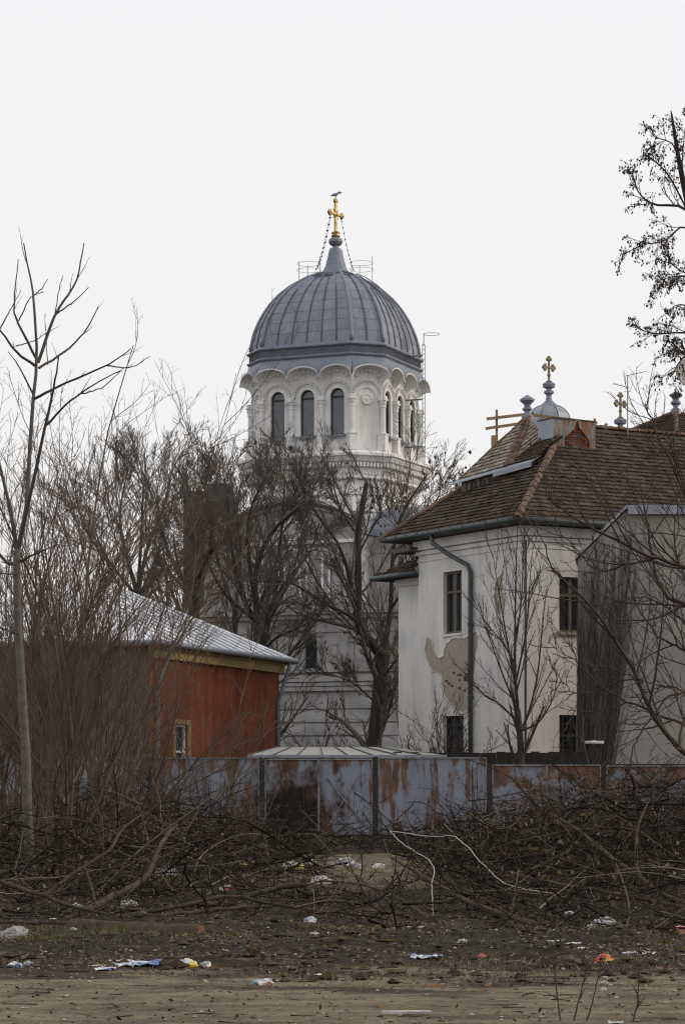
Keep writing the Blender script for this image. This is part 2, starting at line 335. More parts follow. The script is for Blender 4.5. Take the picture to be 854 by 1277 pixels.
def ground_mat(m):
    nt = m.node_tree; L = nt.links.new; bs = nt.nodes['Principled BSDF']; bs.inputs['Roughness'].default_value = .97; bs.inputs['Specular IOR Level'].default_value = .15
    tc = nd(nt, 'ShaderNodeTexCoord'); sep = nd(nt, 'ShaderNodeSeparateXYZ'); L(tc.outputs['Object'], sep.inputs[0])
    def noise(scale, detail=5, rough=.6):
        n = nd(nt, 'ShaderNodeTexNoise'); n.inputs['Detail'].default_value = detail; n.inputs['Roughness'].default_value = rough
        mp = nd(nt, 'ShaderNodeMapping'); mp.inputs['Scale'].default_value = scale if hasattr(scale, '__len__') else (scale,)*3
        L(tc.outputs['Object'], mp.inputs[0]); L(mp.outputs[0], n.inputs['Vector']); n.inputs['Scale'].default_value = 1; return n.outputs['Fac']
    def mr(v, a, b, c=0., d=1.):
        n = nd(nt, 'ShaderNodeMapRange'); n.inputs[1].default_value = a; n.inputs[2].default_value = b; n.inputs[3].default_value = c; n.inputs[4].default_value = d; L(v, n.inputs[0]); return n.outputs[0]
    def ma(op, a, b):
        n = nd(nt, 'ShaderNodeMath', operation=op)
        for k, q in enumerate((a, b)):
            if isinstance(q, (int, float)): n.inputs[k].default_value = q
            else: L(q, n.inputs[k])
        return n.outputs[0]
    def mix(f, a, b):
        n = nd(nt, 'ShaderNodeMix', data_type='RGBA'); L(f, n.inputs[0])
        for k, q in ((6, a), (7, b)):
            if isinstance(q, tuple): n.inputs[k].default_value = (*q, 1)
            else: L(q, n.inputs[k])
        return n.outputs[2]
    big = noise((.55, 1.3, 1)); fine = noise(9, 6, .7); mid = noise((1.6, 3.5, 2)); grit = noise(40, 3, .7)
    sand = mix(mr(mid, .40, .60), (.30, .252, .162), (.185, .150, .096))
    sand = mix(mr(big, .52, .66, 0, .7), sand, (.115, .091, .060))
    sand = mix(mr(fine, .50, .68, 0, .75), sand, (.080, .062, .042))
    sand = mix(mr(grit, .62, .74, 0, .6), sand, (.34, .30, .23))
    soil = mix(mr(mid, .4, .65), (.034, .027, .019), (.018, .015, .0115))
    soil = mix(mr(big, .5, .62, 0, .7), soil, (.085, .067, .045))
    soil = mix(mr(fine, .46, .64, 0, .8), soil, (.088, .068, .046))
    soil = mix(mr(noise(22, 4, .7), .56, .68, 0, .9), soil, (.016, .013, .010))
    soil = mix(mr(grit, .66, .76, 0, .5), soil, (.19, .165, .13))
    yv = ma('ADD', sep.outputs['Y'], mr(big, .25, .75, -4.2, 4.2))
    yv = ma('ADD', yv, mr(fine, .3, .7, -1.0, 1.0))
    track = mr(yv, 19.2, 21.2, 1, 0)
    # the bare sandy lane between the two brush heaps
    lx = ma('ABSOLUTE', ma('SUBTRACT', sep.outputs['X'], .35), 0); ly = ma('ABSOLUTE', ma('SUBTRACT', sep.outputs['Y'], 42.5), 0)
    lane = ma('MULTIPLY', mr(ma('ADD', lx, mr(big, .3, .7, -.5, .5)), .9, 1.7, 1, 0), mr(ly, 5, 8.5, 1, 0))
    fac = ma('MAXIMUM', track, ma('MULTIPLY', lane, .9))
    L(mix(fac, soil, sand), bs.inputs['Base Color'])
    bp = nd(nt, 'ShaderNodeBump'); bp.inputs['Strength'].default_value = 1.0; bp.inputs['Distance'].default_value = .11; L(fine, bp.inputs['Height'])
    bp2 = nd(nt, 'ShaderNodeBump'); bp2.inputs['Strength'].default_value = .7; bp2.inputs['Distance'].default_value = .015; L(grit, bp2.inputs['Height']); L(bp.outputs[0], bp2.inputs['Normal'])
    L(bp2.outputs[0], bs.inputs['Normal'])
ground_mat(mg); gm.materials.append(mg)
tag(link('ground', gm), 'bare sandy waste ground with dark soil and dead leaves', None, None, 'structure')
# ------------------------------------------------------------------ church with the zinc dome
TH = math.radians(23.4)
CH = (-0.42, 150.0, 0.0)
church = thing('domed_church', 'white stuccoed church with arcaded drum under a grey ribbed zinc dome', 'church', CH, -TH)
D0, HL = 4.53, 3.04
DC = (D0 + HL) / math.sqrt(2)
def octo(e):
    d = D0 + e; h = (DC + e) * math.sqrt(2) - d
    return [(-h, -d), (h, -d), (d, -h), (d, h), (h, d), (-h, d), (-d, h), (-d, -h)]
def loft(prof, g=None, cap=(True, True), scale=False):
    """prof: (offset e, z) or, with scale, (fraction, z)"""
    g = g or G(); V = []; Fc = []
    for e, z in prof:
        ring = [(x * e, y * e) for x, y in octo(0)] if scale else octo(e)
        V += [(x, y, z) for x, y in ring]
    n = len(prof)
    for i in range(n - 1):
        for j in range(8): Fc.append((i*8+j, i*8+(j+1) % 8, (i+1)*8+(j+1) % 8, (i+1)*8+j))
    if cap[0]: Fc.append(tuple(range(8))[::-1])
    if cap[1]: Fc.append(tuple((n-1)*8+j for j in range(8)))
    return g.add(V, Fc)
def bays(e):
    """(p, q, width) of the 16 bays of the drum at offset e, going round"""
    o = octo(e); out = []
    for j in range(8):
        a, b = np.array(o[j]), np.array(o[(j + 1) % 8]); n = 3 if j % 2 == 0 else 1
        for k in range(n): out.append((a + (b - a) * k / n, a + (b - a) * (k + 1) / n, j))
    return out
ZB, ZT = 21.30, 26.1            # drum foot and top
SILL, SPR, WW = 22.25, 24.62, 0.93
def frame2(p, q):
    t = (q - p) / np.linalg.norm(q - p); nrm = np.array([t[1], -t[0]]); return t, nrm     # outward normal
def bay_pt(p, q, s, z, out):
    t, nrm = frame2(p, q); c = (p + q) / 2 + t * s + nrm * out
    return (c[0], c[1], z)
NA = 12
def arch_outline(hw, sill, spr, k=NA):
    pts = [(-hw, sill), (-hw, spr)]
    pts += [(hw * math.cos(a), spr + hw * math.sin(a)) for a in [math.pi - math.pi * i / k for i in range(1, k)]]
    return pts + [(hw, spr), (hw, sill)]
EW = -0.22
wall = G(); bl = bays(EW)
for p, q, j in bl:
    w = np.linalg.norm(q - p) / 2
    hole = arch_outline(WW / 2, SILL, SPR) if j % 2 == 0 else arch_outline(.52, 21.95, 24.55)
    dep = .28 if j % 2 == 0 else .06
    outer = []
    sp = hole[1][1]
    for s, z in hole:
        if z <= sp + 1e-6: outer.append((-w if s < 0 else w, z))
        else:
            kx = w / abs(s) if abs(s) > 1e-6 else 1e9; kz = (ZT - sp) / (z - sp); k = min(kx, kz); outer.append((s * k, sp + (z - sp) * k))
    n = len(hole)
    V = [bay_pt(p, q, s, z, 0) for s, z in hole] + [bay_pt(p, q, s, z, 0) for s, z in outer] + [bay_pt(p, q, s, z, -dep) for s, z in hole]
    Fc = [(i, n + i, n + i + 1, i + 1) for i in range(n - 1)] + [(i, i + 1, 2*n + i + 1, 2*n + i) for i in range(n - 1)]
    wall.add(V, [f[::-1] for f in Fc])
    wall.add([bay_pt(p, q, -w, ZB, 0), bay_pt(p, q, w, ZB, 0), bay_pt(p, q, w, hole[0][1], 0), bay_pt(p, q, -w, hole[0][1], 0)], [(0, 1, 2, 3)])
    # corner pieces left above the arch
    wall.add([bay_pt(p, q, hole[0][0], hole[0][1], 0), bay_pt(p, q, hole[-1][0], hole[0][1], 0), bay_pt(p, q, hole[-1][0], hole[0][1], -dep), bay_pt(p, q, hole[0][0], hole[0][1], -dep)], [(0, 1, 2, 3)])
    if j % 2: wall.add([bay_pt(p, q, s, z, -dep) for s, z in hole], [tuple(range(n))[::-1]])
    # triangles between the last ray and the rectangle corner
    for sg in (-1, 1):
        cx = [o for o in outer if o[0] * sg > 0]
        top = [o for o in cx if abs(o[1] - ZT) < 1e-6]; side = [o for o in cx if abs(abs(o[0]) - w) < 1e-6]
        if top and side:
            a = max(top, key=lambda o: abs(o[0])); b = max(side, key=lambda o: o[1])
            if abs(a[0]) < w - 1e-4: wall.add([bay_pt(p, q, a[0], a[1], 0), bay_pt(p, q, sg * w, ZT, 0), bay_pt(p, q, b[0], b[1], 0)], [(0, 1, 2) if sg < 0 else (2, 1, 0)])
wall.build('drum_wall', m_stucco, church)
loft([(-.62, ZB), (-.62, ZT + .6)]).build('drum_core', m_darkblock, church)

# windows, medallions, mouldings: one of each bay kind, copied round
def rot_of(p, q): t, _ = frame2(p, q); return math.atan2(t[1], t[0])
gl = G(); ol = arch_outline(WW / 2 - .02, SILL + .02, SPR); gl.add([(s, 0, z) for s, z in ol], [tuple(range(len(ol)))[::-1]]); me_pane = gl.mesh('pane'); me_pane.materials.append(m_glass)
fr = G()
fr.tube([(s, -.02, z) for s, z in arch_outline(WW / 2 - .035, SILL + .03, SPR)], .05, 4); fr.beam((-WW/2, -.02, SILL + .05), (WW/2, -.02, SILL + .05), .09, .11); fr.beam((-WW/2, -.02, SPR - .04), (WW/2, -.02, SPR - .04), .07, .085)
me_frame = fr.mesh('frame'); me_frame.materials.append(m_dkmetal)
sg = G(); sg.prism([(-.56, -.42, SILL - .02), (.56, -.42, SILL - .02), (.56, 0, SILL + .05), (-.56, 0, SILL + .05)], (0, 0, -.12)); me_sill = sg.mesh('sill'); me_sill.materials.append(m_zinc_p)
def arc(r, z0, n=14, a0=0., a1=math.pi, y=0.): return [(-r * math.cos(a0 + (a1 - a0) * i / n), y, z0 + r * math.sin(a0 + (a1 - a0) * i / n)) for i in range(n + 1)]
av = G(); av.tube(arc(.74, SPR), .05, 5); av.tube(arc(.97, SPR), .045, 5)
for i in range(26):
    a = math.pi * (i + .5) / 26; av.beam((-.79*math.cos(a), -.05, SPR + .79*math.sin(a)), (-.92*math.cos(a), -.05, SPR + .92*math.sin(a)), .065, .12, (0, 1, 0))
me_arch = av.mesh('archivolt'); me_arch.materials.append(m_stucco)
av = G(); av.tube(arc(.80, SPR), .05, 5); av.tube(arc(.97, SPR - .02), .045, 5); av.tube(arc(.56, SPR - .05), .035, 5)
for i in range(28):
    a = math.pi * (i + .5) / 28; av.beam((-.84*math.cos(a), -.05, SPR + .84*math.sin(a)), (-.94*math.cos(a), -.05, SPR + .94*math.sin(a)), .065, .12, (0, 1, 0))
me_arch_s = av.mesh('archivolt'); me_arch_s.materials.append(m_stucco)
md = G(); md.lathe([(.34, 0), (.34, .08), (.27, .09), (.25, .04), (.10, .05), (.07, .11), (.001, .12)], 20, (0, .05, 24.42), (0, -1, 0), False)
me_med = md.mesh('medallion'); me_med.materials.append(m_stucco)
for p, q, j in bl:
    mid = (p + q) / 2; t, nr = frame2(p, q); rz = rot_of(p, q)
    if j % 2 == 0:
        w = link('window', me_frame, church, loc=(*(mid - nr * .22), 0), rot=(0, 0, rz))
        link('pane', me_pane, w, loc=(0, .02, 0)); link('sill', me_sill, church, loc=(*mid, 0), rot=(0, 0, rz))
        link('archivolt', me_arch, church, loc=(*mid, 0), rot=(0, 0, rz))
    else:
        link('medallion', me_med, church, loc=(*mid, 0), rot=(0, 0, rz)); link('archivolt', me_arch_s, church, loc=(*mid, 0), rot=(0, 0, rz))
pl = G()
pl.lathe([(.19, 22.3), (.19, 22.4), (.165, 22.45), (.155, 23.9)], 12)
pl.lathe([(.155, 23.9), (.2, 23.93), (.17, 23.98), (.19, 24.1), (.24, 24.22), (.19, 24.26), (.25, 24.34)], 12)
pl.box((-.24, -.24, 24.34), (.24, .24, 24.44)); pl.box((-.2, -.2, 24.44), (.2, .2, 24.62))
pl.box((-.24, -.24, 21.5), (.24, .24, 22.3)); pl.box((-.28, -.28, 21.3), (.28, .28, 21.5)); pl.box((-.28, -.28, 22.26), (.28, .28, 22.34))
me_pil = pl.mesh('pilaster'); me_pil.materials.append(m_stucco)
for p, q, j in bays(-.12): link('pilaster', me_pil, church, loc=(p[0], p[1], 0), rot=(0, 0, rot_of(p, q)))

# scalloped hood: cove, rim and the zinc skirt above
cov = G(); rim = G(); skirt = G(); flower = G(); NB = 14
inner, outer, band = bays(EW + .02), bays(.46), bays(-.06)
def sc_z(u, v0, rise): return v0 + rise * (max(0, 1 - (2*u - 1) ** 2)) ** .5
for b in range(16):
    pi, qi, j = inner[b]; po, qo, _ = outer[b]; pb, qb, _ = band[b]
    rows = []
    for kk in range(6):
        s = kk / 5.; row = []
        for i in range(NB + 1):
            u = i / NB; a = pi + (qi - pi) * u; c = po + (qo - po) * u
            zi = sc_z(u, 24.85, 1.0); zo = sc_z(u, 25.70, .64)
            f = 1 - math.cos(s * math.pi / 2); h = math.sin(s * math.pi / 2) ** .8
            xy = a + (c - a) * f
            row.append((*xy, zi + (zo - zi) * h))
        rows.append(row)
    cov.grid(np.array(rows))
    oc = [(*(po + (qo - po) * i / NB), sc_z(i / NB, 25.70, .64)) for i in range(NB + 1)]
    t, nr = frame2(po, qo)
    rim.grid(np.array([[(x, y, z - .03) for x, y, z in oc], [(x + nr[0]*.06, y + nr[1]*.06, z - .02) for x, y, z in oc], [(x + nr[0]*.07, y + nr[1]*.07, z + .07) for x, y, z in oc]]))
    top = [(x + nr[0]*.07, y + nr[1]*.07, z + .07) for x, y, z in oc]
    rows = [top]
    for s in (.35, .7, 1.0):
        row = []
        for i in range(NB + 1):
            u = i / NB; e = pb + (qb - pb) * u; T = np.array(top[i])
            row.append(tuple(T + (np.array([e[0], e[1], 27.02]) - T) * s + np.array([0, 0, -.10 * math.sin(s * math.pi)])))
        rows.append(row)
    skirt.grid(np.array(rows))
    seg = [(*(pb + (qb - pb) * .0), 26.8), top[0]]
    for i in range(2, NB - 1, 2):
        u = i / NB; a = pi + (qi - pi) * u; z = sc_z(u, 24.85, 1.0); t2, n2 = frame2(pi, qi)
        flower.lathe([(.11, 0), (.11, .04), (.05, .07)], 7, (a[0] + n2[0]*.14, a[1] + n2[1]*.14, z + .26), (n2[0], n2[1], -.6))
cov.build('scalloped_cove', m_stucco, church, True); rim.build('hood_rim', m_stucco, church); skirt.build('zinc_skirt', m_zinc_p, church)
flower.build('cove_rosettes', m_stucco, church, kind='stuff')
loft([(-.08, 26.95), (.02, 26.97), (.10, 27.06), (.10, 27.13), (-.02, 27.16), (-.06, 27.18), (-.06, 27.54), (.02, 27.58), (.12, 27.66), (.12, 27.73), (.04, 27.78), (-.12, 27.9)]).build('dome_base_band', m_zinc_p, church)
fl = G()
for j in range(8):
    a, b = np.array(octo(-.06)[j]), np.array(octo(-.06)[(j+1) % 8]); n = 52 if j % 2 == 0 else 18; t, nr = frame2(a, b)
    for k in range(n):
        c = a + (b - a) * (k + .5) / n; fl.beam((*(c + nr*.015), 27.2), (*(c + nr*.015), 27.52), .05, .05, (nr[0], nr[1], 0))
fl.build('band_flutes', m_zinc_d, church, kind='stuff')

# dome: dark shell, zinc panels, standing seams, hip ribs
DP = [(.965, 27.85), (.955, 28.35), (.928, 28.95), (.882, 29.6), (.82, 30.25), (.738, 30.9), (.637, 31.5), (.51, 32.05), (.365, 32.5), (.24, 32.76), (.16, 32.88)]
DP_z = [z for f, z in DP]; DP_f = [f for f, z in DP]
loft([(f - .012, z) for f, z in DP], scale=True).build('dome_shell', m_zinc_d, church)
arcl = np.concatenate([[0], np.cumsum([math.hypot((DP_f[i+1]-DP_f[i]) * D0, DP_z[i+1]-DP_z[i]) for i in range(len(DP)-1)])]); arcl /= arcl[-1]
def dome_pt(j, u, v, off=0.0):
    f = np.interp(v, arcl, DP_f); z = np.interp(v, arcl, DP_z); o = octo(0)
    a, b = np.array(o[j]), np.array(o[(j+1) % 8]); t, nr = frame2(a, b)
    xy = (a + (b - a) * u) * f + nr * off
    return (xy[0], xy[1], z + off * .5)
NR = 9
for j in (7, 0, 1, 2, 3, 6):
    cols = 6 if j % 2 == 0 else 2
    for c in range(cols):
        for r in range(NR):
            st = 0
            v0, v1 = max(0, (r - .0) / NR * .98 - st * .6), (r + 1) / NR * .98 - (st * .6 if r < NR - 1 else 0)
            if v1 > .93 and cols == 6 and c in (0, 5): continue
            g = G(); e = .012 if cols == 6 else .03
            P = np.array([[dome_pt(j, (c + e + (1 - 2*e) * uu) / cols, v0 + .0016 + (v1 - v0 - .0026) * vv, .015 + .02 * math.sin(math.pi * uu)) for uu in (0, .5, 1)] for vv in (0, .34, .67, 1)])
            g.grid(P); g.build('dome_panel', m_zinc, church, True)
    for c in range(1, cols):
        vmax = .62 if (cols == 6 and c in (1, 5)) else .97
        G().tube([dome_pt(j, c / cols, v, .04) for v in np.linspace(0, vmax, 14)], .045, 4).build('standing_seam', m_zinc_d, church)
for j in range(8):
    pts = [tuple(np.array(dome_pt(j, 0, v, 0)) * np.array([1.012, 1.012, 1]) + np.array([0, 0, .03])) for v in np.linspace(0, 1, 18)]
    G().tube(pts, .12, 6, .07).build('hip_rib', m_zinc_p, church, True)
# pierced ornaments high on the faces
for j in (0, 1, 2):
    for u in ((.3, .62) if j % 2 == 0 else (.5,)):
        g = G(); c = np.array(dome_pt(j, u, .845, .07))
        a, b = np.array(octo(0)[j]), np.array(octo(0)[(j+1) % 8]); t, nr = frame2(a, b)
        for dx, dz in ((-.17, 0), (.17, 0), (0, .12), (0, -.1)):
            ring = [tuple(c + np.array([t[0], t[1], 0]) * (dx + .13*math.cos(q)) + np.array([-nr[0]*.75, -nr[1]*.75, .66]) * (dz + .13*math.sin(q))) for q in np.linspace(0, 2*math.pi, 11)]
            g.tube(ring, .028, 4)
        g.build('dome_ornament', m_zinc_d, church)
# spire, bulb, cross
sp = G()
loft([(.2, 32.78), (.15, 33.05), (.118, 33.4), (.092, 33.95), (.078, 34.36), (.06, 34.5)], sp, scale=True); sp.build('spire_cone', m_zinc_p, church)
G().lathe([(.22, 34.48), (.2, 34.62), (.36, 34.72), (.44, 34.86), (.44, 35.0), (.36, 35.1), (.2, 35.18)], 12, cap=True).build('spire_bulb', m_zinc_p, church)
cr = thing('_tmp', 'x', 'x'); bpy.data.objects.remove(cr)
cg = G(); cg.lathe([(.2, 35.16), (.28, 35.22), (.28, 35.3), (.18, 35.34), (.26, 35.42), (.26, 35.5), (.1, 35.56)], 12)
cross = cg.build('cross', m_gold, church, True)
ca = math.radians(80)                 # the cross is turned away from the face of the drum
ct = np.array([math.cos(ca), math.sin(ca), 0])
def cpt(s, z): return (ct[0]*s, ct[1]*s, z)
cb = G(); cb.beam(cpt(0, 35.5), cpt(0, 37.35), .17, .14, (ct[1], -ct[0], 0)); cb.beam(cpt(-.62, 36.62), cpt(.62, 36.62), .15, .13)
for s, z in ((0, 37.42), (-.66, 36.62), (.66, 36.62)):
    for ds, dz in ((0, 0), (-.1, .0), (.1, 0), (0, .1), (0, -.1)): cb.lathe([(.02, -.09), (.11, -.05), (.11, .05), (.02, .09)], 8, cpt(s + ds, z + dz), (-ct[1], ct[0], 0))
cb.lathe([(.03, -.11), (.2, -.06), (.2, .06), (.03, .11)], 10, cpt(0, 36.62), (-ct[1], ct[0], 0))
for k in range(4):
    a = math.pi / 4 + k * math.pi / 2; cb.beam(cpt(0, 36.62), cpt(.38*math.cos(a), 36.62 + .38*math.sin(a)), .05, .06)
cb.build('cross_arms', m_gold, cross)
rng = random.Random(4)
for s, foot in ((-.6, (-1.15, -.5)), (-.5, (-.8, -1.0)), (.6, (1.0, .55))):
    g = G(); a = Vector(cpt(s, 36.5)); b = Vector((foot[0], foot[1], 33.1)); n = 22
    pts = [a.lerp(b, i / n) - Vector((0, 0, .35 * math.sin(math.pi * i / n))) for i in range(n + 1)]
    g.tube(pts, .012, 4)
    for i in range(1, n, 2): g.lathe([(.01, -.07), (.05, 0), (.01, .07)], 6, pts[i], (pts[i+1] - pts[i-1]))
    g.build('chain', m_dkmetal, cross)
# guard hoops and ladder on the dome
hp = G()
for sx, cx, cy in ((-1, -1.55, -.6), (1, 1.5, .5)):
    for z in (33.15, 33.55): hp.tube([(cx + .75*math.cos(a), cy + .75*math.sin(a), z) for a in np.linspace(0, 2*math.pi, 22)], .012, 4)
    for a in (0, 2.1, 4.2): hp.tube([(cx + .75*math.cos(a), cy + .75*math.sin(a), 32.0), (cx + .75*math.cos(a), cy + .75*math.sin(a), 33.95 if a < 1 else 33.6)], .022, 4)
hp.build('guard_hoops', m_steel, church, kind='stuff')
ld = G()
for u in (.52, .64): ld.tube([dome_pt(2, u, v, .22) for v in np.linspace(.0, .93, 22)], .025, 4)
for v in np.linspace(.02, .92, 34): ld.tube([dome_pt(2, .52, v, .22), dome_pt(2, .64, v, .22)], .016, 4)
ldr = ld.build('dome_ladder', m_steel, church)
ld = G(); x0 = D0 + .95
for yy in (.75, 1.15): ld.tube([(x0, yy, 21.3), (x0, yy, 28.3)], .025, 4)
for z in np.arange(21.4, 28.3, .3): ld.tube([(x0, .75, z), (x0, 1.15, z)], .016, 4)
for z in (24.9, 27.6, 22): ld.tube([(x0, .75, z), (D0 - .3, .75, z)], .05, 4)
ld.tube([(x0 + .5 + .5*math.cos(a), .95 + .5*math.sin(a), 28.9) for a in np.linspace(0, 2*math.pi, 18)], .016, 4)
ld.tube([(x0, .95, 28.2), (x0, .95, 28.95)], .03, 4)
ld.build('drum_ladder', m_steel, church)

# lower cornice and tower base
loft([(-.3, 21.32), (.15, 21.28), (.62, 21.12), (.75, 21.05), (.75, 20.9), (.62, 20.84), (.5, 20.6), (.3, 20.5), (.26, 20.3), (.14, 20.26), (.14, 19.75), (.22, 19.7), (.22, 19.6), (.06, 19.55)][::-1]).build('lower_cornice', m_stucco, church)
dn = G()
for e, z0, z1, w, n0, n1, dp in ((.36, 20.27, 20.50, .11, 30, 11, .24), (.15, 19.84, 20.06, .10, 30, 11, .16)):
    for j in range(8):
        a, b = np.array(octo(e)[j]), np.array(octo(e)[(j+1) % 8]); n = n0 if j % 2 == 0 else n1; t, nr = frame2(a, b)
        for k in range(n):
            c = a + (b - a) * (k + .5) / n; dn.beam((*c, z0), (*c, z1), w, dp, (nr[0], nr[1], 0))
dn.build('cornice_dentils', m_stucco, church, kind='stuff')
lh = G(); c = np.array(octo(.2)[0]) * .62 + np.array(octo(.2)[1]) * .38; lh.lathe([(.2, 0), (.2, .4), (.14, .42), (.13, .1)], 12, (c[0], c[1] + .1, 21.5), (0, -1, 0)); lh.build('roof_vent', m_zinc_p, church)
loft([(-.12, 11.0), (-.12, 19.56)], cap=(False, False)).build('tower_base', m_stucco, church)
for z in (17.6, 18.6): loft([(-.1, z), (-.02, z + .04), (-.02, z + .14), (-.1, z + .18)], cap=(False, False)).build('string_course', m_stucco, church)
# arms with round gables in front of the four broad faces
for a in range(4):
    ar = G(); R_ = 4.4; n = 16; zs = 16.0; rs = 2.0
    pr = [(-R_, 0), (-R_, zs)] + [(-R_*math.cos(math.pi*i/n), zs + rs*math.sin(math.pi*i/n)) for i in range(1, n)] + [(R_, zs), (R_, 0)]
    ar.prism([(x, -6.4, z) for x, z in pr], (0, 3.0, 0))
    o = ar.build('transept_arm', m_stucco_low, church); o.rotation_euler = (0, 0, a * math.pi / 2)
    cp = G()
    for off, th, dp in ((0, .16, .5), (-.35, .12, .2)):
        cv = [(-(R_ + .1 + off)*math.cos(math.pi*i/n), zs + (rs + .1 + off)*math.sin(math.pi*i/n)) for i in range(n + 1)]
        P = np.array([[(x, -6.4, z - th) for x, z in cv], [(x, -6.4 - dp, z - th*.3) for x, z in cv], [(x, -6.4 - dp, z + th*.5) for x, z in cv], [(x, -6.3, z + th) for x, z in cv]]); cp.grid(P[::-1])
    for i in range(40):
        t = math.pi * (i + .5) / 40; cp.beam((-(R_-.1)*math.cos(t), -6.5, zs + (rs-.1)*math.sin(t)), (-(R_-.24)*math.cos(t), -6.5, zs + (rs-.24)*math.sin(t)), .12, .25, (0, 1, 0))
    o = cp.build('gable_cornice', m_stucco_low, church); o.rotation_euler = (0, 0, a * math.pi / 2)
    rf = G(); cv = [(-(R_ + .12)*math.cos(math.pi*i/n), zs + (rs + .12)*math.sin(math.pi*i/n) + .06) for i in range(n + 1)]
    rf.grid(np.array([[(x, -6.7, z) for x, z in cv], [(x, -4.2, z) for x, z in cv]])); o = rf.build('gable_roof', m_zinc_p, church); o.rotation_euler = (0, 0, a * math.pi / 2)
# corner turrets between the arms and the lower tier
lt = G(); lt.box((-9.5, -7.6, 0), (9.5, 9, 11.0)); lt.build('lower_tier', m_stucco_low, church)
ct_ = G(); ct_.box((-9.75, -7.85, 11.0), (9.75, 9.2, 11.25)); ct_.box((-9.95, -8.05, 11.25), (9.95, 9.4, 11.6)); ct_.box((-9.8, -7.9, 11.6), (9.8, 9.2, 11.85)); ct_.box((-9.6, -7.68, 10.2), (9.6, 9.1, 10.36)); ct_.build('tier_cornice', m_stucco_low, church)
for k in range(8):
    z = .25 + k * .78; cs = G(); cs.box((-9.62, -7.72, z), (9.62, -7.55, z + .68)); cs.build('stone_course', m_stucco_low, church)
mo = G()
for z, h, d in ((6.75, .22, .25), (7.05, .18, .14), (7.3, .4, .2), (7.85, .14, .26)): mo.box((-9.5 - d, -7.6 - d, z), (9.5 + d, -7.5, z + h))
mo.build('sill_moulding', m_stucco_low, church)
for wx in (-7.45, -4.4, -1.3, 1.75, 4.9):
    dark = wx in (1.75, -4.4)
    g = G(); o2 = arch_outline(.36, 8.1, 9.65); g.prism([(wx + s, -7.58, z) for s, z in o2], (0, -.03, 0))
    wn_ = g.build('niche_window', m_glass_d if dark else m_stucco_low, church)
    g = G(); g.tube([(wx + s, -7.64, z) for s, z in arch_outline(.5, 8.05, 9.65)], .09, 5); g.tube([(wx + s, -7.62, z) for s, z in arch_outline(.85, 8.05, 9.5)], .07, 5); g.build('surround', m_stucco_low, wn_)
    g = G(); g.lathe([(.18, 8.05), (.13, 8.2), (.13, 9.35), (.2, 9.5), (.2, 9.6)], 10, (wx + 1.55, -7.65, 0)); g.build('colonnette', m_stucco_low, church)
# blind arcades and roundels on the arm fronts
for a in range(4):
    for wx in (-2.9, -1.45, 0, 1.45, 2.9):
        g = G(); g.tube([(wx + s, -6.44, z) for s, z in arch_outline(.5, 12.2, 14.3 if abs(wx) > 1.5 else 14.8)], .08, 5); o = g.build('blind_arch', m_stucco, church); o.rotation_euler = (0, 0, a * math.pi / 2)
    g = G(); g.lathe([(.62, 0), (.62, .1), (.5, .1), (.48, .02)], 20, (0, -6.4, 16.4), (0, -1, 0), False); o = g.build('roundel', m_stucco, church); o.rotation_euler = (0, 0, a * math.pi / 2)
    g = G(); g.box((-4.5, -6.55, 15.55), (4.5, -6.35, 15.75)); o = g.build('string_course', m_stucco, church); o.rotation_euler = (0, 0, a * math.pi / 2)
# stair turret to the side
tt = G(); tt.box((-7.85, -2.5, 11), (-6.35, -1.0, 18.2)); tt.build('stair_turret', m_stucco_low, church); tt = G(); tt.box((-7.9, -2.55, 17.0), (-6.3, -.95, 18.25)); tt.build('turret_frieze', m_patch, church)
tt = G(); tt.prism([(-7.9, -2.6, 18.25), (-6.3, -2.6, 18.25), (-6.3, -.9, 18.25), (-7.9, -.9, 18.25)], (0, 0, .2)); tt.add([(-7.85, -2.55, 18.45), (-6.35, -2.55, 18.45), (-6.35, -.95, 18.45), (-7.85, -.95, 18.45), (-7.7, -2.35, 20.0), (-6.5, -2.35, 20.0), (-6.5, -1.15, 20.0), (-7.7, -1.15, 20.0)], [(0,1,5,4),(1,2,6,5),(2,3,7,6),(3,0,4,7),(4,5,6,7)]); tt.build('turret_cap', m_slate, church)

# bird on the top of the cross
bd = G(); bz = 37.62
prof = [(.005, -.34), (.05, -.26), (.1, -.12), (.12, .0), (.11, .1), (.08, .17), (.075, .22), (.08, .27), (.06, .33), (.02, .36), (.012, .44), (.002, .46)]
P = []
for r, s in prof:
    zc = .16 + (.16 if s > .15 else .02 + .5 * max(0, s)) * 1.0 - (.05 if s < -.2 else 0)
    P.append([(s, r * math.cos(a), zc + r * math.sin(a) * .9) for a in np.linspace(0, 2 * math.pi, 9)])
bd.grid(np.array(P))
m_bird = M('grey_feathers', (.25, .25, .27), .9, layers=[(6, (.12,.12,.13), .45, .6, .8)])
bird = thing('bird', 'small grey bird perched on top of the gilded cross', 'bird', (CH[0], CH[1], bz + .02), 0.1)
body = bd.build('body', m_bird, bird, True)
for s in (-.03, .03): G().tube([(.02, s, .0 - .06), (.02, s, .12)], .012, 4).build('leg', m_dkmetal, bird)

# ------------------------------------------------------------------ dark tower block behind the bare trees
db = thing('tower_block', 'dark square tower block behind the bare trees beside the church', 'building', at(242, 970, 172)*np.array([1,1,0]), .2)
g = G(); g.box((-.66, -.66, 0), (.66, .66, 21.6)); g.build('wall', m_darkblock, db)
g = G(); g.box((-.7, -.7, 21.6), (.7, .7, 22.0)); g.build('parapet', m_slate, db)
for z in (6, 9, 12, 15, 18): g = G(); g.box((-.3, -.68, z), (.3, -.65, z + 1.3)); g.build('window', m_glass_d, db)
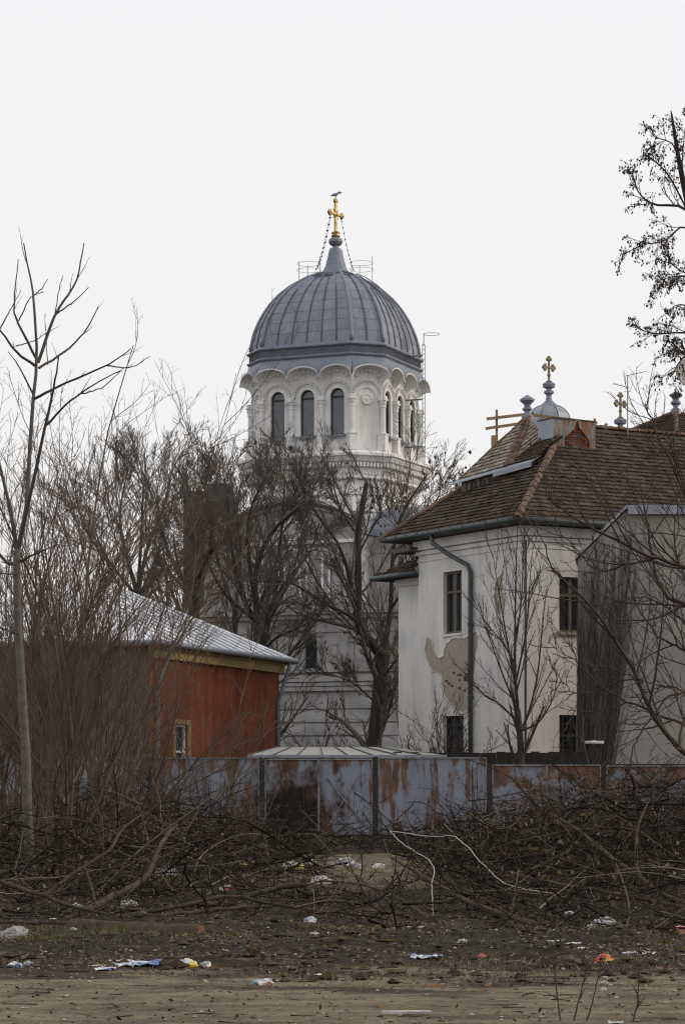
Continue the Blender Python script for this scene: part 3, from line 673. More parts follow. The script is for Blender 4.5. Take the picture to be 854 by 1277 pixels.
# ------------------------------------------------------------------ white two-storey house
HO = at(652, 970, 75.0); HO[2] = 0
house = thing('white_house', 'cream rendered two-storey house with brown tiled hip roof and peeling wall', 'house', HO, math.radians(30))
def wall_holes(axis, length, z0, z1, holes, depth=.22, start=0.0):
    """wall strip along an axis with rectangular holes (a0,a1,b0,b1); axis 'x': plane y=0 facing -y; axis 'y': plane x=0 facing -x"""
    g = G()
    P = (lambda a, z, d=0: (a, d, z)) if axis == 'x' else (lambda a, z, d=0: (d, a, z))
    A = sorted({start, start + length, *[h[0] for h in holes], *[h[1] for h in holes]}); Z = sorted({z0, z1, *[h[2] for h in holes], *[h[3] for h in holes]})
    for i in range(len(A) - 1):
        for k in range(len(Z) - 1):
            a, b, c, d = A[i], A[i+1], Z[k], Z[k+1]
            if any(h[0] <= a and b <= h[1] and h[2] <= c and d <= h[3] for h in holes): continue
            q = [P(a, c), P(b, c), P(b, d), P(a, d)]; g.add(q if axis == 'x' else q[::-1], [(0, 1, 2, 3)])
    for a, b, c, d in holes:
        for u, v in (((a, c), (b, c)), ((b, c), (b, d)), ((b, d), (a, d)), ((a, d), (a, c))):
            g.add([P(*u), P(*v), P(*v, depth), P(*u, depth)], [(0, 1, 2, 3)])
    return g
EZ = 9.62
hl = [(3.5, 4.62, 6.34, 8.36), (3.4, 4.6, 1.7, 3.66)]
hr = [(1.36, 2.36, 6.22, 7.95), (1.36, 2.36, 1.7, 3.62), (5.5, 6.5, 6.22, 7.95), (9.5, 10.5, 6.22, 7.95)]
wall_holes('y', 6.15, 0, EZ - .12, hl).build('side_wall', m_cream, house)
wall_holes('x', 15, 0, EZ - .12, hr).build('front_wall', m_cream, house)
g = G(); g.add([(0, 6.15, 0), (15, 6.15, 0), (15, 6.15, EZ), (0, 6.15, EZ), (15, 0, 0), (15, 0, EZ)], [(0, 3, 2, 1), (1, 2, 5, 4)]); g.build('rear_wall', m_cream, house)
g = G(); g.box((.35, .35, 0), (14.6, 5.8, EZ)); g.build('interior', m_under, house)
# string courses under the eaves
g = G()
for z, d, h in ((9.18, .14, .30), (9.02, .08, .12), (8.80, .03, .06)):
    g.box((-d, -d, z), (15, -.001 if 0 else 0, z + h)); g.box((-d, 0, z), (0, 6.15 + d, z + h))
g.build('eaves_moulding', m_cream, house)
def window(axis, a0, a1, z0, z1, wood, bars=False, depth=.17, cross=True):
    P = (lambda a, d, z: (a, d, z)) if axis == 'x' else (lambda a, d, z: (d, a, z))
    up = (0, 1, 0) if axis == 'x' else (1, 0, 0)
    g = G(); t = .075; am = (a0 + a1) / 2; zt = z1 - (z1 - z0) * .33
    for p, q in (((a0+t/2, z0), (a0+t/2, z1)), ((a1-t/2, z0), (a1-t/2, z1)), ((am, z0), (am, z1))): g.beam(P(p[0], depth, p[1]), P(q[0], depth, q[1]), t if p[0] != am else t*1.3, .09, up)
    for z in (z0 + t/2, z1 - t/2, zt): g.beam(P(a0, depth - .012, z), P(a1, depth - .012, z), .08, t, (0, 0, 1))
    w = g.build('window', wood, house)
    for lo, hi in ((a0, am), (am, a1)):
        for zl, zh in ((z0, zt), (zt, z1)):
            g = G(); p = [P(lo, depth + .03, zl), P(hi, depth + .03, zl), P(hi, depth + .03, zh), P(lo, depth + .03, zh)]; g.add(p if axis == 'x' else p[::-1], [(0, 1, 2, 3)]); g.build('pane', m_glass_h, w)
    if bars:
        g = G()
        for k in range(1, 6):
            a = a0 + (a1 - a0) * k / 6; g.tube([P(a, .05, z0), P(a, .05, z1)], .016, 5)
        for z in (z0 + .3, (z0+z1)/2, z1 - .3): g.tube([P(a0, .05, z), P(a1, .05, z)], .014, 5)
        g.build('grille', m_dkmetal, w)
    g = G(); e = .1 if axis == 'x' else .03
    lo = P(a0 - e, -.13 if axis == 'x' else -.05, z0 - .09); hi = P(a1 + e, .02, z0 - .005)
    g.box(tuple(min(i, j) for i, j in zip(lo, hi)), tuple(max(i, j) for i, j in zip(lo, hi))); g.build('sill', m_annex if axis == 'x' else m_cream, w)
window('y', *hl[0], m_wood_w); window('y', *hl[1], m_dkmetal, True)
window('x', *hr[0], m_wood_w); window('x', *hr[1], m_dkmetal, True); window('x', *hr[2], m_wood_w); window('x', *hr[3], m_wood_w)
# fallen render: mortar patch, a few bare bricks
def wall_patch(pts, out=-.008, name='bare_render_patch'):
    g = G(); g.prism([(out, a, z) for a, z in pts], (.006, 0, 0)); pt_ = g.build(name, m_patch, house)
    c = np.mean(np.array(pts), 0); lip = G(); n_ = len(pts)         # the broken plaster edge stands proud round the bare patch
    d_ = [np.array(p) - c for p in pts]; q_ = [np.array(p) + v / (np.linalg.norm(v) + 1e-6) * (.05 + .03 * math.sin(7 * i)) for i, (p, v) in enumerate(zip(pts, d_))]
    V = [(out - .022, a, z) for a, z in pts] + [(out - .018, a, z) for a, z in q_] + [(out + .004, a, z) for a, z in pts] + [(-.001, *(q + v / (np.linalg.norm(v) + 1e-6) * .05)) for q, v in zip(q_, d_)]
    Fq = []
    for i in range(n_):
        j = (i + 1) % n_; Fq += [(i, j, n_ + j, n_ + i), (i, 2*n_ + i, 2*n_ + j, j), (n_ + i, n_ + j, 3*n_ + j, 3*n_ + i)]
    lip.add(V, Fq); lip.build('broken_edge', m_cream, pt_); return pt_
def jag(pts, seed, amp=.05, sub=4):
    r = random.Random(seed); out = []
    for i in range(len(pts)):
        a, b = pts[i], pts[(i+1) % len(pts)]
        for k in range(sub): t = k / sub; out.append((a[0] + (b[0]-a[0])*t + r.uniform(-amp, amp), a[1] + (b[1]-a[1])*t + r.uniform(-amp, amp)))
    return out
pt = wall_patch(jag([(5.55, 6.35), (5.72, 6.0), (5.6, 5.55), (5.25, 5.2), (4.75, 5.0), (4.45, 4.35), (4.1, 3.98), (3.6, 3.75), (3.0, 3.85), (2.85, 4.6), (2.6, 5.6), (2.5, 6.2), (2.75, 6.3), (3.3, 6.12), (4.0, 6.2), (4.35, 6.05), (4.7, 5.55), (5.05, 5.65), (5.3, 6.2)], 3))
wall_patch(jag([(1.2, 8.0), (1.0, 7.4), (1.05, 6.9), (1.5, 6.7), (1.62, 7.4), (1.45, 7.9)], 8, .06))
wall_patch(jag([(.55, 5.3), (.3, 4.9), (.42, 4.1), (.75, 4.3)], 9, .05))
rb = random.Random(11)
for k in range(13):
    a = rb.gauss(3.62, .24); z = 4.55 + round(rb.gauss(3.0, 3.0)) * .085
    if not (4.4 < z < 5.5): continue
    g = G(); g.box((-.016, a - rb.uniform(.06, .11), z - .034), (0, a + rb.uniform(.04, .11), z + .034)); g.build('brick', m_brick, house)
# gutters and downpipe
g = G()
def gut(p, q):
    p = Vector(p); q = Vector(q); g.tube([p.lerp(q, i/8) for i in range(9)], .085, 8)
gut((-.66, -.66, EZ - .02), (-.66, 7.4, EZ - .02)); gut((-.66, -.66, EZ - .02), (15, -.66, EZ - .02))
g.build('gutter', m_gutter, house, True)
for k in range(12):
    g = G(); g.beam((-.62, -.4 + k*.68, EZ - .12), (-.78, -.4 + k*.68, EZ + .04), .03, .02); g.build('gutter_bracket', m_gutter, house)
g = G(); g.tube([(-.62, 4.35, EZ - .05), (-.62, 4.3, EZ - .35), (-.4, 3.7, EZ - .75), (-.12, 2.98, EZ - 1.15), (-.11, 2.83, EZ - 1.4), (-.11, 2.83, 0)], .075, 8); dp = g.build('downpipe', m_gutter, house, True)
for z in (2, 4.2, 6.5): g = G(); g.lathe([(.085, 0), (.095, .02), (.095, .07), (.085, .09)], 10, (-.11, 2.83, z)); g.beam((-.1, 2.83, z + .04), (0, 2.83, z + .04), .03, .03); g.build('pipe_clip', m_gutter, dp)
g = G(); g.tube([(.02, -.1, 0), (.02, -.1, 9)], .04, 6); g.build('cable_conduit', m_gutter, house)
# soffit
g = G(); g.box((-.6, -.6, EZ - .1), (15, 7.4, EZ - .05)); g.build('soffit', m_wood_w, house)

# roof planes of clay tiles
def tile_plane(name, poly, mat, parent, row=.215, tw=.20, seed=0, th=.034, lift=.0):
    """poly: 3D points, first edge is the eave (left to right seen from outside); plain tiles in courses, each its own little slab"""
    r = np.random.default_rng(seed)
    P = [np.array(p, float) for p in poly]; o = P[0]; u = P[1] - o; u /= np.linalg.norm(u)
    nrm = np.zeros(3)
    for i in range(len(P)): nrm += np.cross(P[i], P[(i+1) % len(P)])
    nrm /= np.linalg.norm(nrm)
    if nrm[2] < 0: nrm = -nrm
    v = np.cross(nrm, u)
    if v[2] < 0: v = -v
    uv = np.array([((p - o) @ u, (p - o) @ v) for p in P])
    V = []; Q = []; n = 0
    nrow = int(uv[:, 1].max() / row)
    for k in range(nrow + 1):
        y = k * row + row * .5
        xs_ = []
        for i in range(len(uv)):
            a, b = uv[i], uv[(i+1) % len(uv)]
            if (a[1] - y) * (b[1] - y) < 0: xs_.append(a[0] + (b[0]-a[0]) * (y - a[1]) / (b[1] - a[1]))
        if len(xs_) < 2: continue
        x0, x1 = min(xs_), max(xs_); x = x0 - r.uniform(0, tw)
        sag = r.normal(0, .006)
        while x < x1:
            a = max(x + .004, x0 - .02); b = min(x + tw - .004, x1 + .02); x += tw
            if b - a < .04: continue
            j = r.normal(0, .008, 2); tilt = r.normal(0, .007); yb = k * row - .012 + j[0] + sag; yt = (k + 1) * row + .05
            h0 = th * 1.8 + max(-.01, r.normal(0, .006)) + lift; h1 = .008 + lift
            m_ = (a + b) / 2; lip = .018
            base = [(a, yb), (m_, yb - lip), (b, yb)]
            pts = [o + u*q[0] + v*q[1] + nrm*(h0 + tilt*(i-1)) for i, q in enumerate(base)] + [o + u*q[0] + v*q[1] + nrm*(h0 - th) for q in base] + [o + u*a + v*yt + nrm*h1, o + u*b + v*yt + nrm*h1]
            V += pts; Q += [(n, n+1, n+2, n+7, n+6), (n+3, n+4, n+1, n), (n+4, n+5, n+2, n+1), (n+3, n, n+6), (n+5, n+7, n+2)]; n += 8
    g = G(); g.add(V, Q); ob = g.build(name, mat, parent, kind='stuff')
    g = G(); g.prism([tuple(p - nrm*.002) for p in P], tuple(-nrm*.06)); g.build('roof_deck', m_under, parent)
    return ob
RX, RY, RZ = 4.0, 3.4, 13.3
e0, e1, e2, e3 = (-.66, -.66, EZ), (-.66, 7.46, EZ), (15, -.66, EZ), (15, 7.46, EZ); ap = (RX, RY, RZ); apr = (15, RY, RZ)
tile_plane('roof_tiles', [e1, e0, ap], m_tile, house, seed=1)
tile_plane('roof_tiles', [e0, e2, apr, ap], m_tile, house, seed=2)
tile_plane('roof_tiles', [e3, e1, ap, apr], m_tile, house, seed=3, row=.3, tw=.35)
def hip_line(p, q, n, r=.12, mat=None, parent=None, name='hip_tile'):
    p = Vector(p); q = Vector(q); t = (q - p).normalized(); L_ = (q - p).length / n
    g = G(); V = []; Fc = []; k = 7
    for i, (s, rr) in enumerate(((-.06, r*1.12), (L_, r*.9), (L_, r*.72), (-.06, r*.94))):
        for j in range(k):
            a = math.pi * j / (k - 1) ; V.append((s, rr*math.cos(a), rr*math.sin(a)))
    for i in range(4):
        for j in range(k - 1): Fc.append((i*k+j, i*k+j+1, ((i+1) % 4)*k+j+1, ((i+1) % 4)*k+j))
    g.add(V, Fc); me = g.mesh(name, False); me.materials.append(mat or m_hip)
    yv = Vector((0, 0, 1)).cross(t).normalized(); zv = t.cross(yv); rot = Matrix((t, yv, zv)).transposed().to_euler()
    rr = random.Random(7)
    for i in range(n):
        o = link(name, me, parent or house, loc=p + t * (L_ * i) + zv * (.015 + rr.uniform(-.01, .012)), rot=rot); o.rotation_euler.x += rr.uniform(-.06, .06); o.rotation_euler.z += rr.uniform(-.03, .03)
hip_line(e0, ap, 20); hip_line(e1, ap, 18); hip_line(ap, apr, 30, .1, name='ridge_tile')
# raised hood over the side slope, with its zinc eave and three little lights
E1, E2, H_, A_, Q_ = (2.0, 2.2, 11.97), (1.3, 5.55, 11.6), (1.73, 3.5, 11.83), (3.3, 4.6, 13.68), (3.0, 3.1, 12.85)
hood = thing('x', 'x', 'x'); bpy.data.objects.remove(hood)
tile_plane('hood_tiles', [E2, H_, A_], m_tile_pale, house, row=.19, tw=.19, seed=5)
tile_plane('hood_tiles', [H_, Q_, A_], m_tile_pale, house, row=.19, tw=.19, seed=6)
tile_plane('hood_tiles', [H_, E1, (3.15, 2.35, 12.78), Q_], m_tile, house, row=.19, tw=.19, seed=7)
tile_plane('hood_tiles', [(4.4, 6.4, 11.2), E2, A_], m_tile, house, row=.2, tw=.2, seed=8)
hip_line(H_, A_, 11, .085); hip_line((1.82, 3.28, 11.86), (3.28, 4.42, 13.64), 11, .075); hip_line(E2, A_, 10, .06); hip_line(H_, Q_, 9, .06)
g = G(); g.prism([(.98, 5.75, 11.42), (1.72, 2.05, 11.80), (2.15, 2.2, 12.05), (1.42, 5.6, 11.70)], (0, 0, -.035)); g.build('hood_eave_sheet', m_flash, house)
g = G(); g.prism([(1.38, 3.75, 11.63), (1.72, 2.05, 11.80), (1.72, 2.05, 11.64), (1.38, 3.75, 11.47)], (-.03, -.005, 0)); g.build('hood_fascia', m_flash, house)
g = G(); g.prism([(1.2, 5.4, 10.9), (1.9, 2.3, 11.45), (1.9, 2.3, 11.85), (1.2, 5.4, 11.5)], (.8, .15, 0)); g.build('hood_front', m_wood_w, house)
for k in range(3):
    WXX = 1.42 - k * .09
    y = 4.25 + k * .4; g = G()
    for a, b in (((y-.14, 11.07), (y-.14, 11.45)), ((y+.14, 11.07), (y+.14, 11.45))): g.beam((WXX, *a), (WXX, *b), .05, .06, (1, 0, 0))
    for z in (11.07, 11.45): g.beam((WXX, y-.16, z), (WXX, y+.16, z), .06, .05)
    w = g.build('roof_light', m_wood_w, house)
    g = G(); g.add([(WXX+.02, y-.13, 11.07), (WXX+.02, y+.13, 11.07), (WXX+.02, y+.13, 11.45), (WXX+.02, y-.13, 11.45)], [(3, 2, 1, 0)]); g.build('pane', m_glass_h, w)
g = G(); g.lathe([(.2, 13.5), (.2, 13.72), (.12, 13.78), (.1, 13.86), (.17, 13.93), (.17, 13.97), (.1, 14.02), (.12, 14.1), (.25, 14.22), (.25, 14.28), (.02, 14.42)], 8, (3.3, 4.6, 0)); g.build('roof_finial', m_zinc_p, house)
# chimney: brick core, rusty sheet broken open over the brick
ch = G(); bw, bh = .25, .078
x0, x1, y0, y1, z0, z1 = 2.85, 4.45, 2.45, 3.25, 12.0, 13.3
r = random.Random(3); zz = z0; k = 0
while zz < z1 - .05:
    xx = x0 - (.12 if k % 2 else 0)
    while xx < x1:
        a, b = max(x0, xx), min(x1, xx + bw - .012)
        if b - a > .05: d = r.uniform(-.012, .012); ch.box((a, y0 + d, zz), (b, y0 + .12, zz + bh - .012))
        xx += bw
    zz += bh; k += 1
chm = G(); chm.box((x0, y0 + .05, z0), (x1, y1, z1 - .02)); chim = chm.build('chimney', m_patch, house)
ch.build('chimney_bricks', m_brick, chim, kind='stuff')
g = G(); yy = y0 - .03
pan = [[(x0-.03, z0), (3.22, z0), (3.27, 12.7), (3.5, 12.92), (3.66, 13.04), (3.75, 13.32), (x0-.03, 13.32)], [(x1+.03, z0), (4.3, z0), (4.26, 12.72), (3.98, 12.98), (3.86, 13.1), (3.82, 13.32), (x1+.03, 13.32)]]
for p in pan: g.prism([(x, yy, z) for x, z in p], (0, .012, 0))
g.build('chimney_sheet', m_rustsheet, chim)
g = G(); g.prism([(x0-.03, yy, z0), (x0-.03, y1, z0), (x0-.03, y1, 13.32), (x0-.03, yy, 13.32)], (-.012, 0, 0)); g.build('chimney_side_sheet', m_flash, chim); g = G(); g.prism([(x1+.03, yy, z0), (x1+.03, y1, z0), (x1+.03, y1, 13.32), (x1+.03, yy, 13.32)], (.012, 0, 0)); g.build('chimney_side_sheet', m_flash, chim)
g = G(); g.box((x0-.06, yy-.03, 13.32), (3.7, y1+.04, 13.36)); g.box((3.95, yy-.03, 13.32), (x1+.06, y1+.04, 13.36)); g.build('chimney_cap', m_dkmetal, chim)
# lower rear wing
g = G(); g.box((.5, 6.16, 0), (6, 8.25, 8.5)); g.build('wing_wall', m_cream, house)
g = G(); g.box((.42, 6.2, 8.15), (6, 8.33, 8.45)); g.build('wing_moulding', m_cream, house)
tile_plane('wing_tiles', [(-.1, 8.95, 8.5), (-.1, 6.16, 8.5), (1.9, 6.16, 9.5), (1.9, 7.2, 9.5)], m_tile, house, seed=12)
tile_plane('wing_tiles', [(6, 8.95, 8.5), (-.1, 8.95, 8.5), (1.9, 7.2, 9.5), (6, 7.2, 9.5)], m_tile, house, seed=13, row=.25, tw=.25)
g = G(); g.tube([(-.15, 9.0, 8.45), (-.15, 6.1, 8.45)], .08, 8); g.tube([(-.15, 9.0, 8.45), (6, 9.0, 8.45)], .08, 8); g.build('wing_gutter', m_gutter, house, True)
g = G(); g.prism([(-.12, 6.14, 8.4), (.5, 6.14, 8.5), (1.6, 6.14, 9.5), (1.3, 6.14, 9.5), (-.12, 6.14, 8.62)], (0, .04, 0)); g.build('wing_verge', m_flash, house)
g = G(); g.box((-.1, 6.18, 8.38), (6, 8.95, 8.44)); g.build('wing_soffit', m_under, house)
g = G(); g.box((-.45, 6.0, 9.15), (.3, 7.2, 9.3)); g.build('eaves_bracket', m_wood_w, house)

# scaffold behind the house
def house_w(x, y, z): c, s = math.cos(math.radians(30)), math.sin(math.radians(30)); return (HO[0] + c*x - s*y, HO[1] + s*x + c*y, z)
b0 = at(619, 970, 85.5); b0[2] = 0
sc = thing('timber_scaffold', 'raw timber scaffold rails showing above the tiled hip roof', 'scaffold', b0)
def S_(px, py, Y=85.5): return tuple(at(px, py, Y) - b0)
for px, ty in ((619, 511), (741, 522)):
    q = S_(px, ty); G().beam((q[0], q[1], 0), q, .085, .08, (0, 1, 0)).build('post', m_wood_y, sc)
for a, b in (((606, 523), (665, 516)), ((605, 535), (660, 527)), ((664, 518), (744, 528)), ((741, 545), (756, 529))):
    p = np.array(S_(*a)); q = np.array(S_(*b)); p[1] -= .1; q[1] -= .1; G().beam(p, q, .05, .10).build('rail', m_wood_y, sc)
g = G(); p = S_(612, 547); g.box((p[0], -.14, p[2] - .9), (p[0] + .2, -.08, p[2] + .1)); g.build('toe_board', m_wood_y, sc)
g = G(); g.tube([S_(613, 545), (S_(613, 545)[0], 0, 0)], .03, 6); g.build('steel_tube', m_steel, sc)

# domed turrets with crosses behind the ridge
def turret(px, Y, ztop, label, h_off=0.0):
    b = at(px, 970, Y); b[2] = 0
    t = thing('domed_turret', label, 'turret', b, .35, 'domed turrets behind the house')
    zb = ztop - 3.42
    G().lathe([(.72, 0), (.72, zb)], 8).build('shaft', m_stucco_low, t)
    pr = [(1.0, zb), (1.0, zb + .4), (.95, zb + .5), (.92, zb + .78), (.82, zb + 1.05), (.64, zb + 1.25), (.42, zb + 1.38)]
    G().lathe(pr, 8).build('dome', m_flash, t)
    for k in range(8):
        a = 2 * math.pi * k / 8; ax = Vector((0, 0, 1)); o_ = ax.orthogonal().normalized(); b_ = ax.cross(o_)
        G().tube([tuple(o_ * (math.cos(a)*r_) + b_ * (math.sin(a)*r_) + ax * z_) for r_, z_ in pr[2:]], .022, 4).build('dome_seam', m_zinc_d, t)
    f = G().lathe([(.45, zb + 1.36), (.3, zb + 1.46), (.14, zb + 1.6), (.1, zb + 1.78), (.12, zb + 1.84), (.2, zb + 1.9), (.2, zb + 1.98), (.1, zb + 2.03), (.1, zb + 2.07), (.24, zb + 2.13), (.26, zb + 2.25), (.22, zb + 2.31), (.1, zb + 2.35)], 10).build('finial', m_zinc_p, t)
    g = G(); z = zb + 2.33; g.lathe([(.1, z), (.14, z + .03), (.06, z + .08)], 8); g.beam((0, 0, z), (0, 0, z + .98), .08, .07)
    c, s = math.cos(.25), math.sin(.25)
    g.beam((-c*.26, -s*.26, z + .6), (c*.26, s*.26, z + .6), .08, .07)
    for ds, dz in ((0, 1.0), (-.07, .93), (.07, .93), (-.27, .6), (.27, .6), (-.2, .68), (.2, .68), (-.2, .52), (.2, .52), (0, .6), (0, .3)):
        g.lathe([(.03, -.05), (.075, -.03), (.075, .03), (.03, .05)], 8, (c*ds, s*ds, z + dz), (-s, c, 0))
    g.build('cross', m_olive, f)
turret(684, 97, 18.6, 'zinc domed turret with ornate cross beside the brick chimney')
turret(773, 97, 17.15, 'turret tip with ornate cross beside the television antenna')
# television antenna
a0 = at(782, 541, 80.9); an = thing('tv_antenna', 'thin television antenna mast rising from the tiled ridge', 'antenna', a0)
H = (541 - 468) / F * 80.9
G().tube([(0, 0, -.25), (0, 0, H)], .02, 6).build('mast', m_steel, an)
bm = G(); bm.tube([(-.05, 0, H - .02), (.6, -.25, H + .09)], .011, 4)
for k in range(5):
    f = k / 4.5; c = np.array([.6*f, -.25*f, H + .09*f]); d = np.array([.05, .16, 0]); bm.tube([tuple(c - d), tuple(c + d)], .006, 4)
bm.build('boom', m_steel, an)
bm = G(); bm.tube([(.05, 0, H - .42), (-.5, -.15, H - .30)], .011, 4)
for k in range(4):
    f = k / 3.5; c = np.array([-.5*f, -.15*f, H - .42 + .12*f]); d = np.array([.06, -.16, 0]); bm.tube([tuple(c - d), tuple(c + d)], .006, 4)
bm.tube([(-.12, 0, H - .55), (.12, 0, H - .55)], .008, 4); bm.build('boom', m_steel, an)

# neighbouring tiled roof with an urn, and the dish
n0 = at(842, 970, 90); n0[2] = 0
nb = thing('tiled_house', 'house with a dark tiled pyramid roof behind the long ridge', 'house', n0, math.radians(38))
g = G(); g.box((-4.2, -4.2, 0), (4.2, 4.2, 12.6)); g.build('wall', m_cream, nb)
q = [(-4.8, -4.8, 12.5), (4.8, -4.8, 12.5), (4.8, 4.8, 12.5), (-4.8, 4.8, 12.5)]; tp = (0, 0, 15.25)
for k in range(4): tile_plane('roof_tiles', [q[k], q[(k+1) % 4], tp], m_tile, nb, row=.2, tw=.22, seed=30 + k)
for k in (0, 1, 3): hip_line(q[k], tp, 16, .09, parent=nb)
G().lathe([(.22, 15.1), (.2, 15.35), (.1, 15.42), (.1, 15.5), (.2, 15.58), (.2, 15.64), (.12, 15.7), (.14, 15.78), (.26, 15.9), (.1, 16.0)], 10).build('roof_urn', m_zinc_p, nb)
d0 = at(858, 512, 86); ds = thing('satellite_dish', 'round grey satellite dish behind the branches above the tiled roof', 'dish', d0)
G().tube([(0, .3, -1.2), (0, .3, 1.0), (0, .05, 1.25)], .03, 6).build('mast', m_steel, ds)
G().lathe([(.01, 0), (.2, .02), (.4, .08), (.55, .17), (.58, .17), (.55, .15), (.4, .06), (.2, 0), (.01, -.02)], 24, (0, 0, 1.25), (.3, -1, .35), False).build('reflector', m_sandtin, ds, True)
G().tube([(0, -.05, .75), (.1, -.5, 1.3)], .015, 5).build('feed_arm', m_steel, ds)

# ------------------------------------------------------------------ vine-clad annex
AY = 71.6
def A3(px, py, Y=AY): return at(px, py, Y)
an0 = A3(720, 970); an0[2] = 0
ax = thing('grey_annex', 'grey rendered annex with dry vine over its wall and zinc coping', 'annex', an0)
xl, xr = 0.0, (905 - 720) / F * AY; xk = (781 - 720) / F * AY
zl, zk = A3(720, 697)[2], A3(781, 636)[2]
g = G(); g.prism([(xl, 0, 0), (xr, 0, 0), (xr, 0, zk), (xk, 0, zk), (xl, 0, zl)], (.40, 3.2, 0)); g.build('wall', m_annex, ax)
cp = G(); cp.prism([(xl - .1, -.14, zl - .03), (xk, -.14, zk + .06), (xk + .42, 3.3, zk + .06), (xl + .34, 3.3, zl - .03)], (0, 0, .11)); cp.build('sloping_coping', m_flash, ax)
cp = G(); cp.box((xk, -.15, zk + .003), (xr, 3.35, zk + .12)); cp.box((xk + .02, -.17, zk - .14), (xr, -.14, zk + .13)); cp.build('flat_coping', m_flash, ax)
for k in range(3): g = G(); xq = xk + .5 + k * 1.0; g.box((xq, -.185, zk - .15), (xq + .03, -.165, zk + .135)); g.build('coping_seam', m_zinc_p, ax)
rn = np.random.default_rng(5); tv = Tubes()
N = 640; n = 17
sx = rn.uniform(-.02, 1, N); sx = np.sign(sx)*np.abs(sx)**1.3; zt = rn.uniform(.35, 1, N); 
zz = np.linspace(0, 1, n)[None, :] * zt[:, None]
lim = np.interp(zz, [0, .2, .35, .6, .85, 1], [.42, .6, .78, .97, 1.12, 1.15])
walk = np.cumsum(rn.normal(0, .05, (N, n)), 1)
xx = sx[:, None] * lim * xk + walk * .9
ztop = zl + (zk - zl) * np.clip(xx / xk, 0, 1)
zw = zz * ztop * .995
yw = -.012 - np.abs(np.cumsum(rn.normal(0, .012, (N, n)), 1)) * .5
rr = np.linspace(1, .35, n)[None] * (.003 + .014*rn.uniform(0, 1, N)**2)[:, None]
xx = np.clip(xx, -.03, xr)
tv.add(np.stack([xx, yw, zw], -1), rr, 3)
tv.build('vine', m_vine, ax, kind='stuff')
g = G(); p = A3(728, 926) - an0; g.tube([(p[0] + .12, .02, p[2]), (p[0] + .12, -.1, p[2])], .05, 8); g.lathe([(.05, 0), (.05, .2), (.062, .21), (.062, .33), (.05, .34), (.05, .56)], 10, (p[0], -.15, p[2]), (1, 0, 0)); g.build('flue_pipe', m_pvc, ax, True)

# ------------------------------------------------------------------ orange house with the tin hip roof
OO = at(187, 970, 70.0); OO[2] = 0
oh = thing('orange_house', 'orange rendered house with ochre eaves and bright tin hip roof', 'house', OO, math.radians(72))
LX, LY, OZ = 11.2, 8.4, 5.42
wn2 = [(1.9, 2.95, 2.05, 3.25)]
wall_holes('x', LX, 0, OZ, wn2, .18).build('orange_wall', m_orange, oh)
g = wall_holes('y', LY, 0, OZ, [(1.6, 1.85, 3.3, 3.9)], .2); g.build('grey_wall', m_greywall, oh)
g = G(); g.add([(LX, 0, 0), (LX, LY, 0), (LX, LY, OZ), (LX, 0, OZ), (0, LY, 0), (0, LY, OZ)], [(0, 1, 2, 3), (1, 4, 5, 2)]); g.build('rear_wall', m_greywall, oh)
g = G(); g.box((.3, .3, 0), (LX - .3, LY - .3, OZ)); g.build('interior', m_under, oh)
g = G(); g.box((-.02, -.16, OZ - .28), (LX + .1, 0, OZ - .02)); g.box((-.02, -.28, OZ - .02), (LX + .22, 0, OZ + .1)); g.build('ochre_cornice', m_yellow, oh)
a, b, c, d = wn2[0]
g = G()
for lo, hi in (((a-.16, -.05, c-.1), (a, .0, d+.14)), ((b, -.05, c-.1), (b+.16, 0, d+.14)), ((a, -.05, d), (b, 0, d+.14)), ((a-.18, -.09, c-.2), (b+.18, 0, c-.1))): g.box(lo, hi)
w = g.build('window', m_yellow, oh)
g = G()
for p, q in (((a+.04, c), (a+.04, d)), ((b-.04, c), (b-.04, d))): g.beam((p[0], .1, p[1]), (q[0], .1, q[1]), .07, .06, (0, 1, 0))
for z in (c+.04, c + .38, d-.04): g.beam((a, .095, z), (b, .095, z), .06, .07)
g.build('frame', m_whiteframe, w)
g = G(); g.add([(a, .13, c), (b, .13, c), (b, .13, d), (a, .13, d)], [(0, 1, 2, 3)]); g.build('pane', m_glass_h, w)
